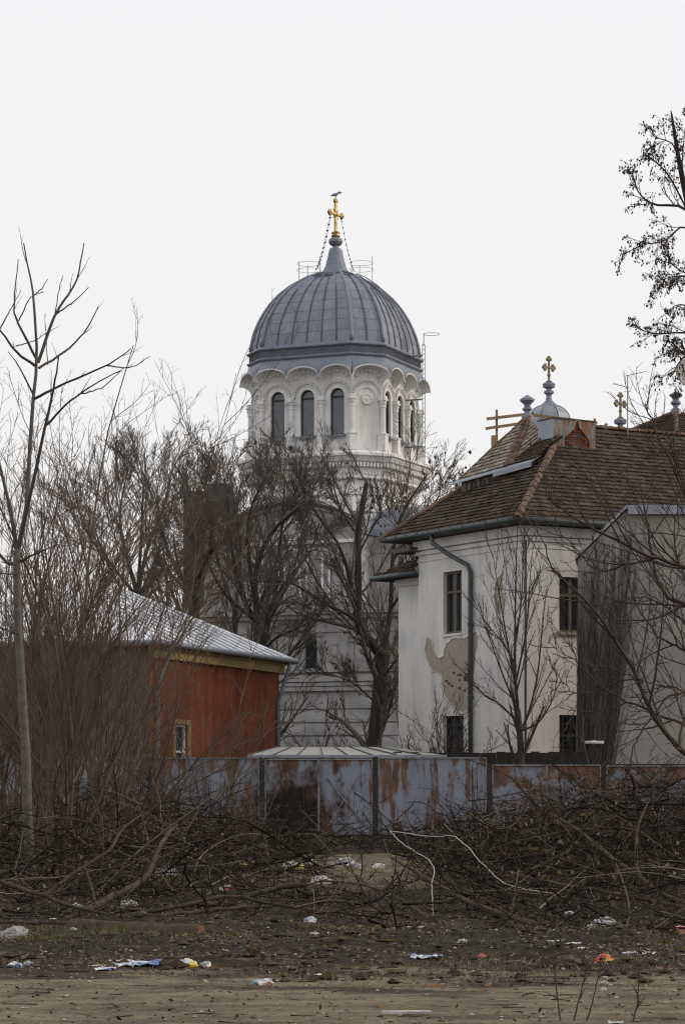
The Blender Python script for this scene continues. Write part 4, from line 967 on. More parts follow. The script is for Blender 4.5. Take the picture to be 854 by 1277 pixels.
# tin roof: sheets between standing seams
ov = .42; R0 = (3.95, LY/2, 7.78); R1 = (7.25, LY/2, 7.78); ezr = OZ + .12
Eo = [(-ov, -ov, ezr), (LX + ov, -ov, ezr), (LX + ov, LY + ov, ezr), (-ov, LY + ov, ezr)]
def tin_plane(poly, step, vdir):
    P = [np.array(p) for p in poly]; o = P[0]; u = (P[1]-o)/np.linalg.norm(P[1]-o)
    nrm = np.cross(P[1]-P[0], P[2]-P[1]); nrm /= np.linalg.norm(nrm); nrm *= np.sign(nrm[2]); v = np.cross(nrm, u); v *= np.sign(v[2])
    uv = np.array([((p-o) @ u, (p-o) @ v) for p in P])
    def top(x):
        ys_ = []
        for i in range(len(uv)):
            a, b = uv[i], uv[(i+1) % len(uv)]
            if (a[0]-x)*(b[0]-x) <= 0 and abs(a[0]-b[0]) > 1e-9: ys_.append(a[1]+(b[1]-a[1])*(x-a[0])/(b[0]-a[0]))
        return max(ys_) if ys_ else 0
    x0, x1 = uv[:, 0].min(), uv[:, 0].max(); n = max(1, round((x1-x0)/step)); xs_ = np.linspace(x0, x1, n+1)
    brk = sorted(q[0] for q in uv)
    for i in range(n):
        a, b = xs_[i], xs_[i+1]; cut = [a] + [q for q in brk if a + 1e-6 < q < b - 1e-6] + [b]
        for lvl in range(2):
            pts = []
            f0, f1 = (0, .5) if lvl == 0 else (.5, 1)
            lowp = [(x, top(x)*f0) for x in cut]; hip_ = [(x, top(x)*f1) for x in cut[::-1]]
            pts = lowp + hip_
            cl = []
            for q in pts:
                if not cl or abs(q[0]-cl[-1][0]) + abs(q[1]-cl[-1][1]) > 1e-4: cl.append(q)
            if len(cl) > 2 and abs(cl[0][0]-cl[-1][0]) + abs(cl[0][1]-cl[-1][1]) < 1e-4: cl.pop()
            if len(cl) < 3: continue
            g = G(); g.prism([tuple(o + u*x + v*y + nrm*(.02 if lvl == 0 else .026)) for x, y in cl], tuple(-nrm*.02)); g.build('roof_sheet', m_tinroof, oh)
        if i > 0 and top(a) > .1: g = G(); g.beam(tuple(o+u*a+nrm*.03), tuple(o+u*a+v*(top(a)-.02)+nrm*.03), .022, .035, tuple(nrm)); g.build('standing_seam', m_flash, oh)
tin_plane([Eo[0], Eo[1], R1, R0], .8, 1); tin_plane([Eo[3], Eo[0], R0], .6, 1); tin_plane([Eo[1], Eo[2], R1], .6, 1); tin_plane([Eo[2], Eo[3], R0, R1], 1.2, 1)
for p, q in ((Eo[1], R1), (Eo[0], R0), (R0, R1), (Eo[3], R0)): G().tube([tuple(np.array(p) + [0, 0, .04]), tuple(np.array(q) + [0, 0, .05])], .05, 6).build('ridge_cap', m_tinroof, oh)
g = G(); g.tube([(-ov-.06, -ov-.06, ezr), (LX+ov, -ov-.06, ezr)], .085, 8); g.tube([(-ov-.06, -ov-.06, ezr), (-ov-.06, LY+ov, ezr)], .085, 8); g.build('gutter', m_zinc_p, oh, True)
g = G(); g.box((-ov, -ov, ezr - .1), (LX+ov, LY+ov, ezr - .04)); g.build('soffit', m_wood_w, oh)
for x in (.35, LX - .35):
    g = G(); g.tube([(x + .1, -ov-.05, ezr-.06), (x + .1, -ov, ezr-.3), (x, -.12, ezr-1.3), (x, -.1, ezr-1.7), (x, -.1, 0)], .065, 8); g.build('downpipe', m_zinc_p, oh, True)

# ------------------------------------------------------------------ low shed and dark wall behind the fence
s0 = at(310, 970, 68.5); s0[2] = 0
sh = thing('low_shed', 'low shed with dull tin sheet roof just behind the fence', 'shed', s0)
wS = (556 - 310) / F * 68.5; zf = EYE + (HZ - 942) / F * 68.5; zb_ = EYE + (HZ - 931.5) / F * 71.5
g = G(); g.box((.15, .15, 0), (wS - .15, 3.0, zf - .12)); g.build('wall', m_darkwall, sh)
xs_ = np.linspace(0, wS, 9)
for i in range(8):
    sb0, sb1 = [.75 + (4.1 - .75) * (x / wS) for x in (xs_[i], xs_[i+1])]
    g = G(); g.prism([(xs_[i] + .01, 0, zf), (xs_[i+1] - .01, 0, zf), (sb1 - .01, 3.1, zb_), (sb0 + .01, 3.1, zb_)], (0, 0, -.03)); g.build('roof_sheet', m_sandtin, sh)
    g = G(); g.beam((xs_[i], 0, zf + .02), (sb0, 3.1, zb_ + .012), .03, .03); g.build('roof_batten', m_gutter, sh)
g = G(); g.box((-.02, -.05, zf - .06), (wS + .02, -.01, zf + .015)); g.build('fascia', m_flash, sh)
w0 = at(490, 970, 69.3); w0[2] = 0
bw_ = thing('board_wall', 'dark tarred board wall at the foot of the cream house', 'wall', w0)
wid = (726 - 490) / F * 69.3; nb_ = 22; rr_ = random.Random(2)
for i in range(nb_):
    g = G(); g.box((wid*i/nb_ + .002, rr_.uniform(-.012, .012), 0), (wid*(i+1)/nb_ - .002, .05, EYE + (HZ - 938 + rr_.uniform(-1.2, .8)) / F * 69.3)); g.build('board', m_darkwall, bw_)
# ------------------------------------------------------------------ rusty sheet-metal fence
FY = 66.0
f0 = at(46, 970, FY); f0[2] = 0
fence = thing('metal_fence', 'grey-blue sheet metal fence with rust streaks and dark posts', 'fence', f0)
def sheet_mat(name, lo, hi, stretch, burn=None):
    m = M(name, (0.25, 0.275, 0.325), 0.62, 0.1, layers=[((1.1,1.1,.7), (0.19,0.208,0.245), .4, .65, .8), ((5,5,.7), (.13,.135,.15), .55, .75, .5)], bump=[((2.5,2.5,1.2), .3, .03)])
    nt = m.node_tree; L = nt.links.new; bs = nt.nodes['Principled BSDF']; col = bs.inputs['Base Color'].links[0].from_socket
    tc = nd(nt, 'ShaderNodeTexCoord')
    def noise(sc, det=6, ro=.65, off=0):
        mp = nd(nt, 'ShaderNodeMapping'); mp.inputs['Scale'].default_value = sc; mp.inputs['Location'].default_value = (off, off, off); L(tc.outputs['Object'], mp.inputs[0])
        n = nd(nt, 'ShaderNodeTexNoise'); n.inputs['Scale'].default_value = 1; n.inputs['Detail'].default_value = det; n.inputs['Roughness'].default_value = ro; L(mp.outputs[0], n.inputs['Vector']); return n.outputs['Fac']
    def mrr(v, a, b, c=0, d=1):
        n = nd(nt, 'ShaderNodeMapRange'); n.inputs[1].default_value = a; n.inputs[2].default_value = b; n.inputs[3].default_value = c; n.inputs[4].default_value = d; L(v, n.inputs[0]); return n.outputs[0]
    def mul(a, b, op='MULTIPLY'):
        n = nd(nt, 'ShaderNodeMath', operation=op); L(a, n.inputs[0])
        if isinstance(b, float): n.inputs[1].default_value = b
        else: L(b, n.inputs[1])
        return n.outputs[0]
    def mixc(f, a, c):
        n = nd(nt, 'ShaderNodeMix', data_type='RGBA'); L(f, n.inputs[0]); L(a, n.inputs[6])
        if isinstance(c, tuple): n.inputs[7].default_value = (*c, 1)
        else: L(c, n.inputs[7])
        return n.outputs[2]
    streak = noise(stretch, 6, .6, 2.0); patch = noise((.8, .8, .9), 3, .5, 9.0); fine = noise((30, 30, 30), 3, .6, 4.0)
    v = mul(streak, mrr(patch, .3, .7, .72, 1.28)); v = mul(v, mrr(fine, .2, .8, .93, 1.07))
    sp_ = nd(nt, 'ShaderNodeSeparateXYZ'); L(tc.outputs['Object'], sp_.inputs[0]); v = mul(v, mrr(sp_.outputs['Z'], 1.35, 2.05, .96, 1.10))
    rust = mrr(v, lo, hi)
    rc = nd(nt, 'ShaderNodeValToRGB'); rc.color_ramp.elements[0].color = (.185, .080, .028, 1); rc.color_ramp.elements[1].color = (.065, .030, .015, 1); L(noise((4, 4, 2), 4, .6, 1.0), rc.inputs[0]); rc.color_ramp.elements[0].position = .4; rc.color_ramp.elements[1].position = .65
    col = mixc(mul(rust, .92), col, rc.outputs[0])
    if burn:
        vs = nd(nt, 'ShaderNodeVectorMath', operation='SUBTRACT'); L(tc.outputs['Object'], vs.inputs[0]); vs.inputs[1].default_value = burn
        vm = nd(nt, 'ShaderNodeVectorMath', operation='MULTIPLY'); L(vs.outputs[0], vm.inputs[0]); vm.inputs[1].default_value = (1, 0, .85)
        ln = nd(nt, 'ShaderNodeVectorMath', operation='LENGTH'); L(vm.outputs[0], ln.inputs[0])
        dd = mul(ln.outputs['Value'], mrr(noise((2.6, 2.6, 1.8), 6, .65, 6.0), .25, .75, .35, 1.7))
        col = mixc(mrr(dd, .95, 1.6, .95, 0), col, (.062, .028, .013)); col = mixc(mrr(dd, .72, 1.0, .97, 0), col, (.008, .007, .006))
    L(col, bs.inputs['Base Color'])
    return m
bx_ = (362 - 46) / F * FY
m_sheet = sheet_mat('fence_sheet', .50, .60, (4.2, 4.2, .8), (bx_, 0, .42))
m_sheet_r = sheet_mat('fence_sheet_rusty', .40, .52, (2.2, 2.2, 1.9))
m_post = M('dark_fence_post', (.035, .033, .033), .8, 0, layers=[((6,6,2), (.075,.045,.03), .5, .68, .8)])
m_rail = M('fence_edge_iron', (.24, .25, .265), .6, .2, layers=[((3,3,3), (.11,.06,.035), .48, .62, .85)])
px_posts = [-95, 46, 187, 327, 468, 610, 752, 893]
rf = random.Random(5)
for i in range(len(px_posts) - 1):
    a = (px_posts[i] - 46) / F * FY; b = (px_posts[i+1] - 46) / F * FY
    heavy = i >= 5
    top = 1.65 + (HZ - (946 if not heavy else 955) + rf.uniform(-1, 1)) / F * FY
    bot = .10; mid = (a + b) / 2; tilt = rf.uniform(-.015, .015)
    for k, (x0, x1) in enumerate(((a + .09, mid - .012), (mid + .012, b - .09))):
        g = G(); nx_, nz_ = 9, 9
        P = np.array([[(x0 + (x1-x0)*u, .012*math.sin(7*u + i) * math.sin(3*w + k) + tilt * w, bot + (top - bot)*w) for u in np.linspace(0, 1, nx_)] for w in np.linspace(0, 1, nz_)])
        g.grid(P); P2 = P.copy(); P2[:, :, 1] += .012; g.grid(P2[::-1])
        s = g.build('sheet', m_sheet_r if heavy else m_sheet, fence, True)
        fg = G()
        for p, q in (((x0, bot), (x0, top)), ((x1, bot), (x1, top))): fg.beam((p[0], -.02, p[1]), (q[0], -.02 + tilt, q[1]), .035, .03, (0, 1, 0))
        for z in (top, bot + .02): fg.beam((x0, -.022 + (tilt if z == top else 0), z), (x1, -.022 + (tilt if z == top else 0), z), .035, .04)
        fg.build('edge_iron', m_rail, s)
        if k == 1 and i == 3:
            bg = G(); bg.beam((x0 + .25, -.03, bot + .25), (x1 - .3, -.03, top - .35), .02, .03); bg.beam((x0 + .2, -.032, top - .5), (x1 - .25, -.032, bot + .3), .02, .03); bg.build('brace', m_rail, s)
    pg = G(); pg.box((a - .055, -.06, -.1), (a + .055, .05, top + (.08 if i == 6 else .03))); pg.build('post', m_post, fence)
pg = G(); pg.box((b - .055, -.06, -.1), (b + .055, .05, 2.2)); pg.build('post', m_post, fence)
tr = G(); tr.box((-3.2, .03, 2.12), ((610 - 46) / F * FY - .06, .07, 2.2)); tr.box(((610 - 46) / F * FY + .06, .03, 1.95), (b, .07, 2.03)); tr.build('top_rail', m_post, fence)
# ------------------------------------------------------------------ bare trees, shrubs, brush
RNG = np.random.default_rng(12)
def norm(v): return v / (np.linalg.norm(v, axis=-1, keepdims=True) + 1e-9)
def grow(s, d, L, n, wander, trop, rng):
    """vectorised wandering shoots: s (N,3), d (N,3), L (N,) -> (N,n+1,3)"""
    N = len(s); P = np.empty((N, n + 1, 3)); P[:, 0] = s; d = norm(d); st = (L / n)[:, None]; w = rng.normal(0, 1, (N, 3)) * wander * .5
    trop = np.asarray(trop, float)
    for i in range(n):
        w = w * .6 + rng.normal(0, 1, (N, 3)) * wander
        d = norm(d + w + trop); P[:, i+1] = P[:, i] + d * st
    return P
def spawn(P, R, per, t0, t1, ang, lenf, radf, rng, flat=1.0, bias=(0, 0, 0)):
    """side shoots along the parents: per each, between t0 and t1"""
    N, n, _ = P.shape
    t = t0 + (t1 - t0) * (np.arange(per)[None, :] + rng.uniform(0, 1, (N, per))) / per
    f = t * (n - 1); i = np.minimum(f.astype(int), n - 2); fr = (f - i)[..., None]; a = np.arange(N)[:, None]
    s = P[a, i] * (1 - fr) + P[a, i+1] * fr; T = norm(P[a, i+1] - P[a, i]); r = R[a, i] * (1 - fr[..., 0]) + R[a, i+1] * fr[..., 0]
    q = norm(np.cross(T, rng.normal(0, 1, (N, per, 3)) * np.array([1, 1, flat])))
    an = rng.uniform(ang[0], ang[1], (N, per, 1))
    d = norm(np.cos(an) * T + np.sin(an) * q + np.asarray(bias, float))
    Lp = np.linalg.norm(np.diff(P, axis=1), axis=2).sum(1)[:, None]
    L = Lp * rng.uniform(lenf[0], lenf[1], (N, per)) * (1.15 - .6 * t)
    return s.reshape(-1, 3), d.reshape(-1, 3), L.ravel(), np.minimum(r * .8, r * rng.uniform(radf[0], radf[1], (N, per))).ravel()
def taper(r0, n, end=.35): return r0[:, None] * np.linspace(1, end, n)[None]
def spline(pts, n, jit=0.0, rng=RNG):
    P = np.array(pts, float); m = len(P)
    if m == 2: out = P[0] + (P[1] - P[0]) * np.linspace(0, 1, n)[:, None]
    else:
        E = np.vstack([2*P[0] - P[1], P, 2*P[-1] - P[-2]]); ts = np.linspace(0, m - 1 - 1e-6, n); out = []
        for t in ts:
            i = int(t); u = t - i; a, b, c, d = E[i], E[i+1], E[i+2], E[i+3]
            out.append(.5*((2*b) + (-a+c)*u + (2*a-5*b+4*c-d)*u*u + (-a+3*b-3*c+d)*u**3))
        out = np.array(out)
    if jit: j = rng.normal(0, jit, out.shape); j[0] = 0; out = out + j
    return out
def wood(levels, P, R, T, rng, kmin=3):
    """levels: dicts; adds children of P to tubes T, returns last generation"""
    for lv in levels:
        s, d, L, r = spawn(P, R, lv['per'], lv.get('t0', .2), lv.get('t1', 1.), lv['ang'], lv['len'], lv.get('rad', (.45, .7)), rng, lv.get('flat', 1.), lv.get('bias', (0, 0, 0)))
        r = np.maximum(r, lv.get('rmin', .003))
        ok = L > lv.get('lmin', .05); s, d, L, r = s[ok], d[ok], L[ok], r[ok]
        if 'lmax' in lv: L = np.minimum(L, lv['lmax'])
        P = grow(s, d, L, lv.get('n', 5), lv.get('wander', .09), lv.get('trop', (0, 0, .05)), rng); R = taper(r, P.shape[1], lv.get('end', .35))
        T.add(P, R, lv.get('k', kmin))
    return P, R
def leaves_mesh(name, C0, size, mat, parent, origin, rng, droop=.7, kind='stuff'):
    """small folded leaves hanging at points C0"""
    N = len(C0); L = size * rng.uniform(.6, 1.3, N)[:, None]; d = norm(rng.normal(0, 1, (N, 3)) * (1 - droop) + np.array([0, 0, -1.0]) * droop); q = norm(np.cross(d, rng.normal(0, 1, (N, 3)))); w = L * rng.uniform(.22, .4, (N, 1)); u = np.cross(d, q)
    a = C0; b = C0 + d*L*.5 + q*w + u*w*.4; c = C0 + d*L; e = C0 + d*L*.5 - q*w + u*w*.4
    V = np.stack([a, b, c, e], 1).reshape(-1, 3) - np.asarray(origin); i = np.arange(N)[:, None]*4
    me = np_mesh(name, V, np.concatenate([np.concatenate([i, i+1, i+2], 1), np.concatenate([i, i+2, i+3], 1)]), False); me.materials.append(mat)
    return tag(link(name, me, parent), kind=kind)
def at3(pts, Y, dy=None):
    """photo-pixel polyline at distance Y; each point may carry its own depth offset"""
    return [at(p[0], p[1], Y + (p[2] if len(p) > 2 else 0)) for p in pts]
def tree(name, label, mains, levels, bark, twig, seed, group=None, cat='tree', leaf=None, base=None, n_main=14, jit=.0, crown='crown'):
    """mains: list of (points3d, r0, r1); first is the trunk"""
    rng = np.random.default_rng(seed); o = np.array(mains[0][0][0], float) if base is None else np.array(base, float)
    t = thing(name, label, cat, o, 0, group); Ps, Rs = [], []
    for i, (pts, r0, r1) in enumerate(mains):
        P = spline(pts, n_main, jit, rng); R = np.linspace(r0, r1, n_main)
        Tb = Tubes(); Tb.add(P[None], R[None], 9 if r0 > .05 else 6); Tb.build('trunk' if i == 0 else 'limb', bark, t, o)
        Ps.append(P); Rs.append(R)
    Ps, Rs = np.array(Ps), np.array(Rs)
    T = Tubes(); last = None
    st = levels[0].get('skip', 0)
    P, R = Ps[st:], Rs[st:]
    for k, lv in enumerate(levels):
        P, R = wood([lv], P, R, T, rng)
        if leaf and k in leaf.get('on', (len(levels) - 1,)):
            m = int(leaf['n']); idx = rng.integers(0, len(P), m); pos = P[idx, rng.integers(2, P.shape[1], m)]
            if 'where' in leaf: pos = pos[leaf['where'](pos)]
            if len(pos): leaves_mesh(leaf['name'], pos, leaf['size'], leaf['mat'], t, o, rng, leaf.get('droop', .75))
    T.build(crown, twig, t, o)
    return t

# --- pale-barked sapling on the left (traced limbs, own depth)
Ys = 38.0
sm = [
 ([(42,1112),(36,1040),(33,960),(29,880),(24,800),(22,740),(22,690,.0)], .088, .055),
 ([(22,690),(33,635,.1),(37,576,.1),(41,504,.0),(46,455,0),(43,379,-.2),(38,346,-.2),(30,303,-.3)], .046, .010),
 ([(23,685),(49,569,-.3),(66,490,-.5),(74,445,-.6)], .034, .010),
 ([(22,690),(13,635,.2),(0,580,.4),(-14,520,.5)], .034, .016),
 ([(44,497),(76,481,-.2),(132,456,-.4),(164,435,-.4)], .024, .007),
 ([(134,456,-.4),(164,458,-.3),(187,444,-.2)], .012, .006),
 ([(48,452),(69,392,.2),(95,352,.4),(105,303,.5)], .028, .008),
 ([(69,392,.2),(90,378,.3),(111,359,.4)], .014, .006),
 ([(49,459),(82,438,.4),(108,411,.7),(123,382,.8)], .022, .007),
 ([(44,456),(20,438,-.3),(0,411,-.5),(-20,398,-.6)], .024, .008),
 ([(46,448),(23,402,.2),(18,382,.2),(23,323,.3)], .022, .007),
 ([(41,370),(52,360,.1),(60,348,.1)], .012, .005),
 ([(58,530,-.4),(98,492,-.8),(150,462,-1.1)], .02, .007),
 ([(98,492,-.8),(128,483,-.9),(155,458,-1.0)], .012, .005),
 ([(22,705),(8,700,.2),(-10,678,.3)], .03, .018), ([(26,700),(42,692,-.2),(70,680,-.4)], .022, .008),
 ([(22,716),(0,715,-.5),(-20,712,-.8)], .016, .012), ([(24,790),(10,786,-.4),(-15,778,-.6)], .016, .01),
 ([(60,455,-.1),(58,420,0),(56,392,.1)], .009, .004), ([(69,392,.2),(74,360,.2),(79,343,.2)], .009, .004),
 ([(24,400,.2),(38,372,.3),(55,364,.4)], .012, .005), ([(0,411,-.5),(14,385,-.5),(27,362,-.5)], .012, .004),
 ([(20,432,-.2),(44,424,-.3),(69,409,-.4)], .01, .004),
]
tree('sapling_tree', 'tall young tree with pale smooth trunk and dark upswept shoots by the thicket',
     [(at3(p, Ys), r0, r1) for p, r0, r1 in sm],
     [dict(per=2, t0=.35, ang=(.25, .6), len=(.12, .28), rad=(.4, .6), n=5, wander=.05, trop=(0,0,.08), rmin=.004, lmax=.9, skip=1, k=4),
      dict(per=2, t0=.3, ang=(.4, .8), len=(.2, .4), rad=(.4, .6), n=4, rmin=.0025, lmax=.3)],
     m_bark_pale, m_twig_sap, 41, jit=.004)
for o in [o for o in C.objects if o.parent and o.parent.name == 'sapling_tree' and o.name.startswith('limb')][1:]: o.data.materials[0] = m_twig_sap

# --- coppiced thicket of brown shoots
def shrub(label, px, py, Y, nst, hgt, lean, spread, seed, tw=(9, 5), r0=.022, name='bare_shrub', group='bare shrubs of the left thicket', cat='shrub', stem_m=None, twig_m=None, n_tall=None, wob=.05):
    rng = np.random.default_rng(seed); o = at(px, py, Y); o[2] = gz(o[0], o[1])
    t = thing(name, label, cat, o, 0, group)
    s = o + np.stack([rng.normal(0, .22, nst), rng.normal(0, .35, nst), np.full(nst, -.05)], 1)
    an = np.radians(rng.normal(lean, spread, nst)); an2 = np.radians(rng.normal(0, spread * .8, nst))
    d = np.stack([np.tan(an), np.tan(an2), np.ones(nst)], 1)
    L = hgt * rng.uniform(.5, 1.03, nst) * np.clip(1.05 - .55 * np.abs(np.tan(an)), .5, 1)
    P = grow(s, d, L, 12, wob, (0, 0, .02), rng); R = taper(r0 * rng.uniform(.5, 1.35, nst), 13, .2)
    for i in range(nst):
        Tb = Tubes(); Tb.add(P[i:i+1], R[i:i+1], 5); Tb.build('stem', stem_m or m_bark_br, t, o)
    T = Tubes()
    k_ = Y / 40.
    wood([dict(per=tw[0], t0=.18, ang=(.3, .75), len=(.16, .40), rad=(.4, .7), n=6, wander=.06, trop=(0,0,.06), rmin=.0062*k_, lmax=3.2, k=4, end=.45),
          dict(per=tw[1], t0=.12, ang=(.35, .8), len=(.22, .5), rad=(.5, .7), n=4, wander=.09, trop=(0,0,.05), rmin=.0042*k_, lmax=1.1, end=.5),
          dict(per=2, t0=.2, ang=(.4, .9), len=(.25, .5), rad=(.5, .7), n=3, wander=.1, rmin=.0032*k_, lmax=.45)], P, R, T, rng)
    T.build('crown', twig_m or m_twig_br, t, o)
    return t
shrub('brown coppiced shrub of tall straight shoots beside the pale trunk', 72, 1092, 40.0, 17, 9.0, 3, 4.5, 101, (10, 6), .03)
shrub('brown coppiced shrub with shoots leaning towards the orange house', 98, 1085, 41.5, 16, 8.4, 10, 5, 102, (10, 6), .026)
shrub('brown coppiced shrub standing left of the pale sapling trunk', 6, 1082, 42.0, 14, 8.6, 2, 4, 103, (10, 6), .024)
shrub('wide leaning brown shrub whose shoots arch across the tin roof', 118, 1072, 44.0, 12, 7.2, 23, 6, 104, (10, 6), .022)
shrub('thin grey-brown shrub behind the pale sapling, close to the fence', 40, 1050, 58.0, 11, 10.8, 5, 6, 105, (10, 6), .03)
shrub('thin brown shrub behind the leaning shoots, close to the fence', 95, 1047, 60.0, 8, 9.6, 9, 5, 106, (9, 5), .028)
shrub('bushy brown shrub in front of the grey side wall', 140, 1046, 61.0, 6, 7.6, 15, 6, 107, (8, 5), .024)
shrub('low brown shrub with bent shoots before the rusty fence panels', 215, 1058, 52.0, 9, 3.9, 4, 20, 108, (7, 4), .015)
shrub('low dark shrub in front of the orange wall, against the fence', 262, 1044, 63.5, 6, 6.5, 10, 10, 109, (8, 4), .02)
shrub('short spiky shrub between the brush heap and the burnt fence panel', 300, 1062, 50.0, 7, 2.6, 12, 20, 110, (6, 4), .012)

shrub('tall fine brown shrub of upright shoots between the pale trunk and the fence', 55, 1060, 50.0, 15, 9.6, 5, 5, 121, (10, 6), .02)
shrub('fine brown upright shrub left of the leaning shoots, before the fence', 18, 1062, 49.0, 14, 9.4, 4, 5, 122, (10, 6), .02)
# --- big dark trees in front of the church
LV = [dict(per=9, t0=.12, ang=(.4, .85), len=(.36, .72), rad=(.3, .5), n=7, wander=.05, trop=(0,0,.05), rmin=.019, k=4),
      dict(per=8, t0=.1, ang=(.3, .75), len=(.32, .62), rad=(.45, .65), n=5, wander=.06, trop=(0,0,.05), rmin=.0135),
      dict(per=6, t0=.1, ang=(.25, .6), len=(.42, .8), rad=(.5, .75), n=4, wander=.05, trop=(0,0,.05), rmin=.0105, lmax=2.2, end=.6),
      dict(per=2, t0=.1, ang=(.25, .6), len=(.45, .85), rad=(.6, .8), n=2, wander=.05, trop=(0,0,.04), rmin=.0085, lmax=1.4, end=.7)]
Yt = 100.0
hang = dict(name='hanging_leaf', n=420, size=.17, mat=m_leaf, droop=.8, on=(2,))
tree('bare_tree', 'forked bare tree with cut trunk top and few brown leaves beside the cream house',
     [(at3([(462,1019),(466,940),(472,880),(475,840),(477,816)], Yt), 0.324, .30),
      (at3([(477,818),(461,799,-.3),(446,772,-.6),(447,740,-.6),(447,663,-.5),(457,603,-.5)], Yt), 0.234, .10),
      (at3([(478,818),(481,799,.3),(487,760,.6),(490,690,.8),(502,640,1.0),(532,592,1.2)], Yt), 0.150, .03),
      (at3([(446,760,-.6),(424,684,-1),(394,640,-1.2),(366,585,-1.5)], Yt), 0.088, .025),
      (at3([(445,774,-.6),(431,765,-1.4),(400,750,-2.2),(366,728,-3),(345,725,-3.4)], Yt), 0.088, .025),
      (at3([(447,690,-.5),(466,655,-.2),(475,640,0),(472,618,.2)], Yt), 0.054, .02),
      (at3([(447,670,-.5),(428,640,-.9),(418,615,-1),(416,600,-1)], Yt), 0.048, .02),
      (at3([(490,700,.8),(520,650,1.6),(545,622,2.2),(550,602,2.4)], Yt), 0.054, .02),
      (at3([(487,760,.6),(512,720,-.6),(520,690,-1)], Yt), 0.061, .02),
      (at3([(474,850,0),(500,812,-1),(510,780,-1.6)], Yt), 0.054, .02),
      (at3([(472,880,0),(440,852,1),(405,838,1.6)], Yt), 0.048, .02)],
     [dict(LV[0], per=8), dict(LV[1], per=7), dict(LV[2], per=5), dict(LV[3])], m_bark_dk, m_twig_hazed, 51, 'bare trees before the church', leaf=hang)
tree('bare_tree', 'dense vase-shaped bare tree rising behind the tin roof before the drum',
     [(at3([(332,1019),(328,900),(325,800),(320,775)], Yt), 0.288, .26),
      (at3([(321,780),(319,715,-.2),(340,663,-.6),(378,628,-1),(388,603,-1)], Yt), 0.136, .02),
      (at3([(320,778),(300,735,.5),(287,672,.8),(284,624,1),(280,596,1)], Yt), 0.116, .02),
      (at3([(322,770),(310,690,-.8),(312,638,-1.2),(330,596,-1.4)], Yt), 0.116, .02),
      (at3([(322,760),(345,700,.6),(352,652,1),(355,599,1.2)], Yt), 0.102, .02),
      (at3([(324,790),(350,735,1),(385,690,1.6),(398,652,1.8)], Yt), 0.088, .02),
      (at3([(320,775),(280,740,-1),(255,690,-1.6),(240,638,-2)], Yt), 0.088, .02),
      (at3([(326,815),(345,795,-1.5),(372,782,-2.3),(385,765,-2.5)], Yt), 0.068, .02)],
     [dict(LV[0], per=9), dict(LV[1], per=8), dict(LV[2]), dict(LV[3])], m_bark_dk, m_twig_hazed, 52, 'bare trees before the church')
tree('bare_tree', 'bare tree with a thick lopped limb in front of the dark tower block',
     [(at3([(238,1016),(236,900),(238,800),(244,750)], 104), 0.270, .25),
      (at3([(244,752),(250,715,0),(262,688,-.5),(290,668,-1)], 104), 0.150, .13),
      (at3([(252,712),(243,666,.5),(238,624,.8),(232,593,1)], 104), 0.095, .02),
      (at3([(262,690,-.5),(264,652,-.4),(256,610,-.2),(262,587,0)], 104), 0.082, .02),
      (at3([(244,750),(215,700,.5),(200,652,.8),(196,610,1)], 104), 0.095, .02),
      (at3([(268,684,-.7),(278,720,-.9),(285,762,-1)], 104), 0.054, .03),
      (at3([(280,671,-.9),(292,645,-.6),(296,606,-.5)], 104), 0.061, .02)],
     [dict(LV[0], per=7), dict(LV[1], per=7), dict(LV[2]), dict(LV[3])], m_bark_dk, m_twig_hazed, 53, 'bare trees before the church')
tree('bare_tree', 'wide bare tree behind the brown thicket, above the tin roof ridge',
     [(at3([(168,1012),(170,900),(170,800),(172,740)], 112), 0.270, .22),
      (at3([(172,742),(155,680,0),(150,638,0),(160,585,0)], 112), 0.109, .02), (at3([(172,742),(185,680,.5),(205,631,1),(215,585,1)], 112), 0.109, .02),
      (at3([(172,745),(200,715,-1),(235,690,-1.5),(250,652,-1.5)], 112), 0.088, .02), (at3([(172,745),(140,705,1),(110,666,1.4),(95,624,1.5)], 112), 0.088, .02),
      (at3([(170,760),(176,680,-.8),(178,624,-1),(182,587,-1)], 112), 0.095, .02)],
     [dict(LV[0], per=11), dict(LV[1], per=8), dict(LV[2]), dict(LV[3])], m_bark_dk, m_twig_hazed, 54, 'bare trees before the church')
tree('bare_tree', 'slender bare tree between the stair turret and the vase-shaped tree',
     [(at3([(292,1008),(290,900),(292,820),(294,760)], 118), 0.150, .16),
      (at3([(294,762),(300,690,0),(296,638,0),(302,593,0)], 118), 0.082, .02), (at3([(294,762),(272,700,.5),(262,645,1),(258,590,1)], 118), 0.075, .02), (at3([(294,780),(325,720,-1),(340,680,-1)], 118), 0.054, .02)],
     [dict(LV[0], per=6), dict(LV[1], per=6), dict(LV[2], per=5), dict(LV[3])], m_bark_dk, m_twig_hazed, 55, 'bare trees before the church')
tree('bare_tree', 'small bare tree with sparse leaves in the gap beside the lower wing',
     [(at3([(512,1014),(510,900),(512,800),(515,740)], 112), 0.109, .10),
      (at3([(515,742),(520,680,0),(530,638,0),(541,604,0)], 112), 0.054, .015), (at3([(515,742),(505,690,.5),(500,652,.8),(494,624,1)], 112), 0.054, .015), (at3([(518,700),(548,659,-1),(572,624,-1)], 112), 0.041, .015)],
     [dict(LV[0], per=8), dict(LV[1], per=6), dict(LV[2], per=4)], m_bark_dk, m_twig_hazed, 56, 'bare trees before the church', leaf=dict(hang, n=260))
shrub('bushy bare shrub at the foot of the church wall', 405, 1019, 101, 14, 5.8, 0, 26, 111, (8, 4), .025, group='shrubs by the walls', stem_m=m_bark_dk, twig_m=m_twig_dk)

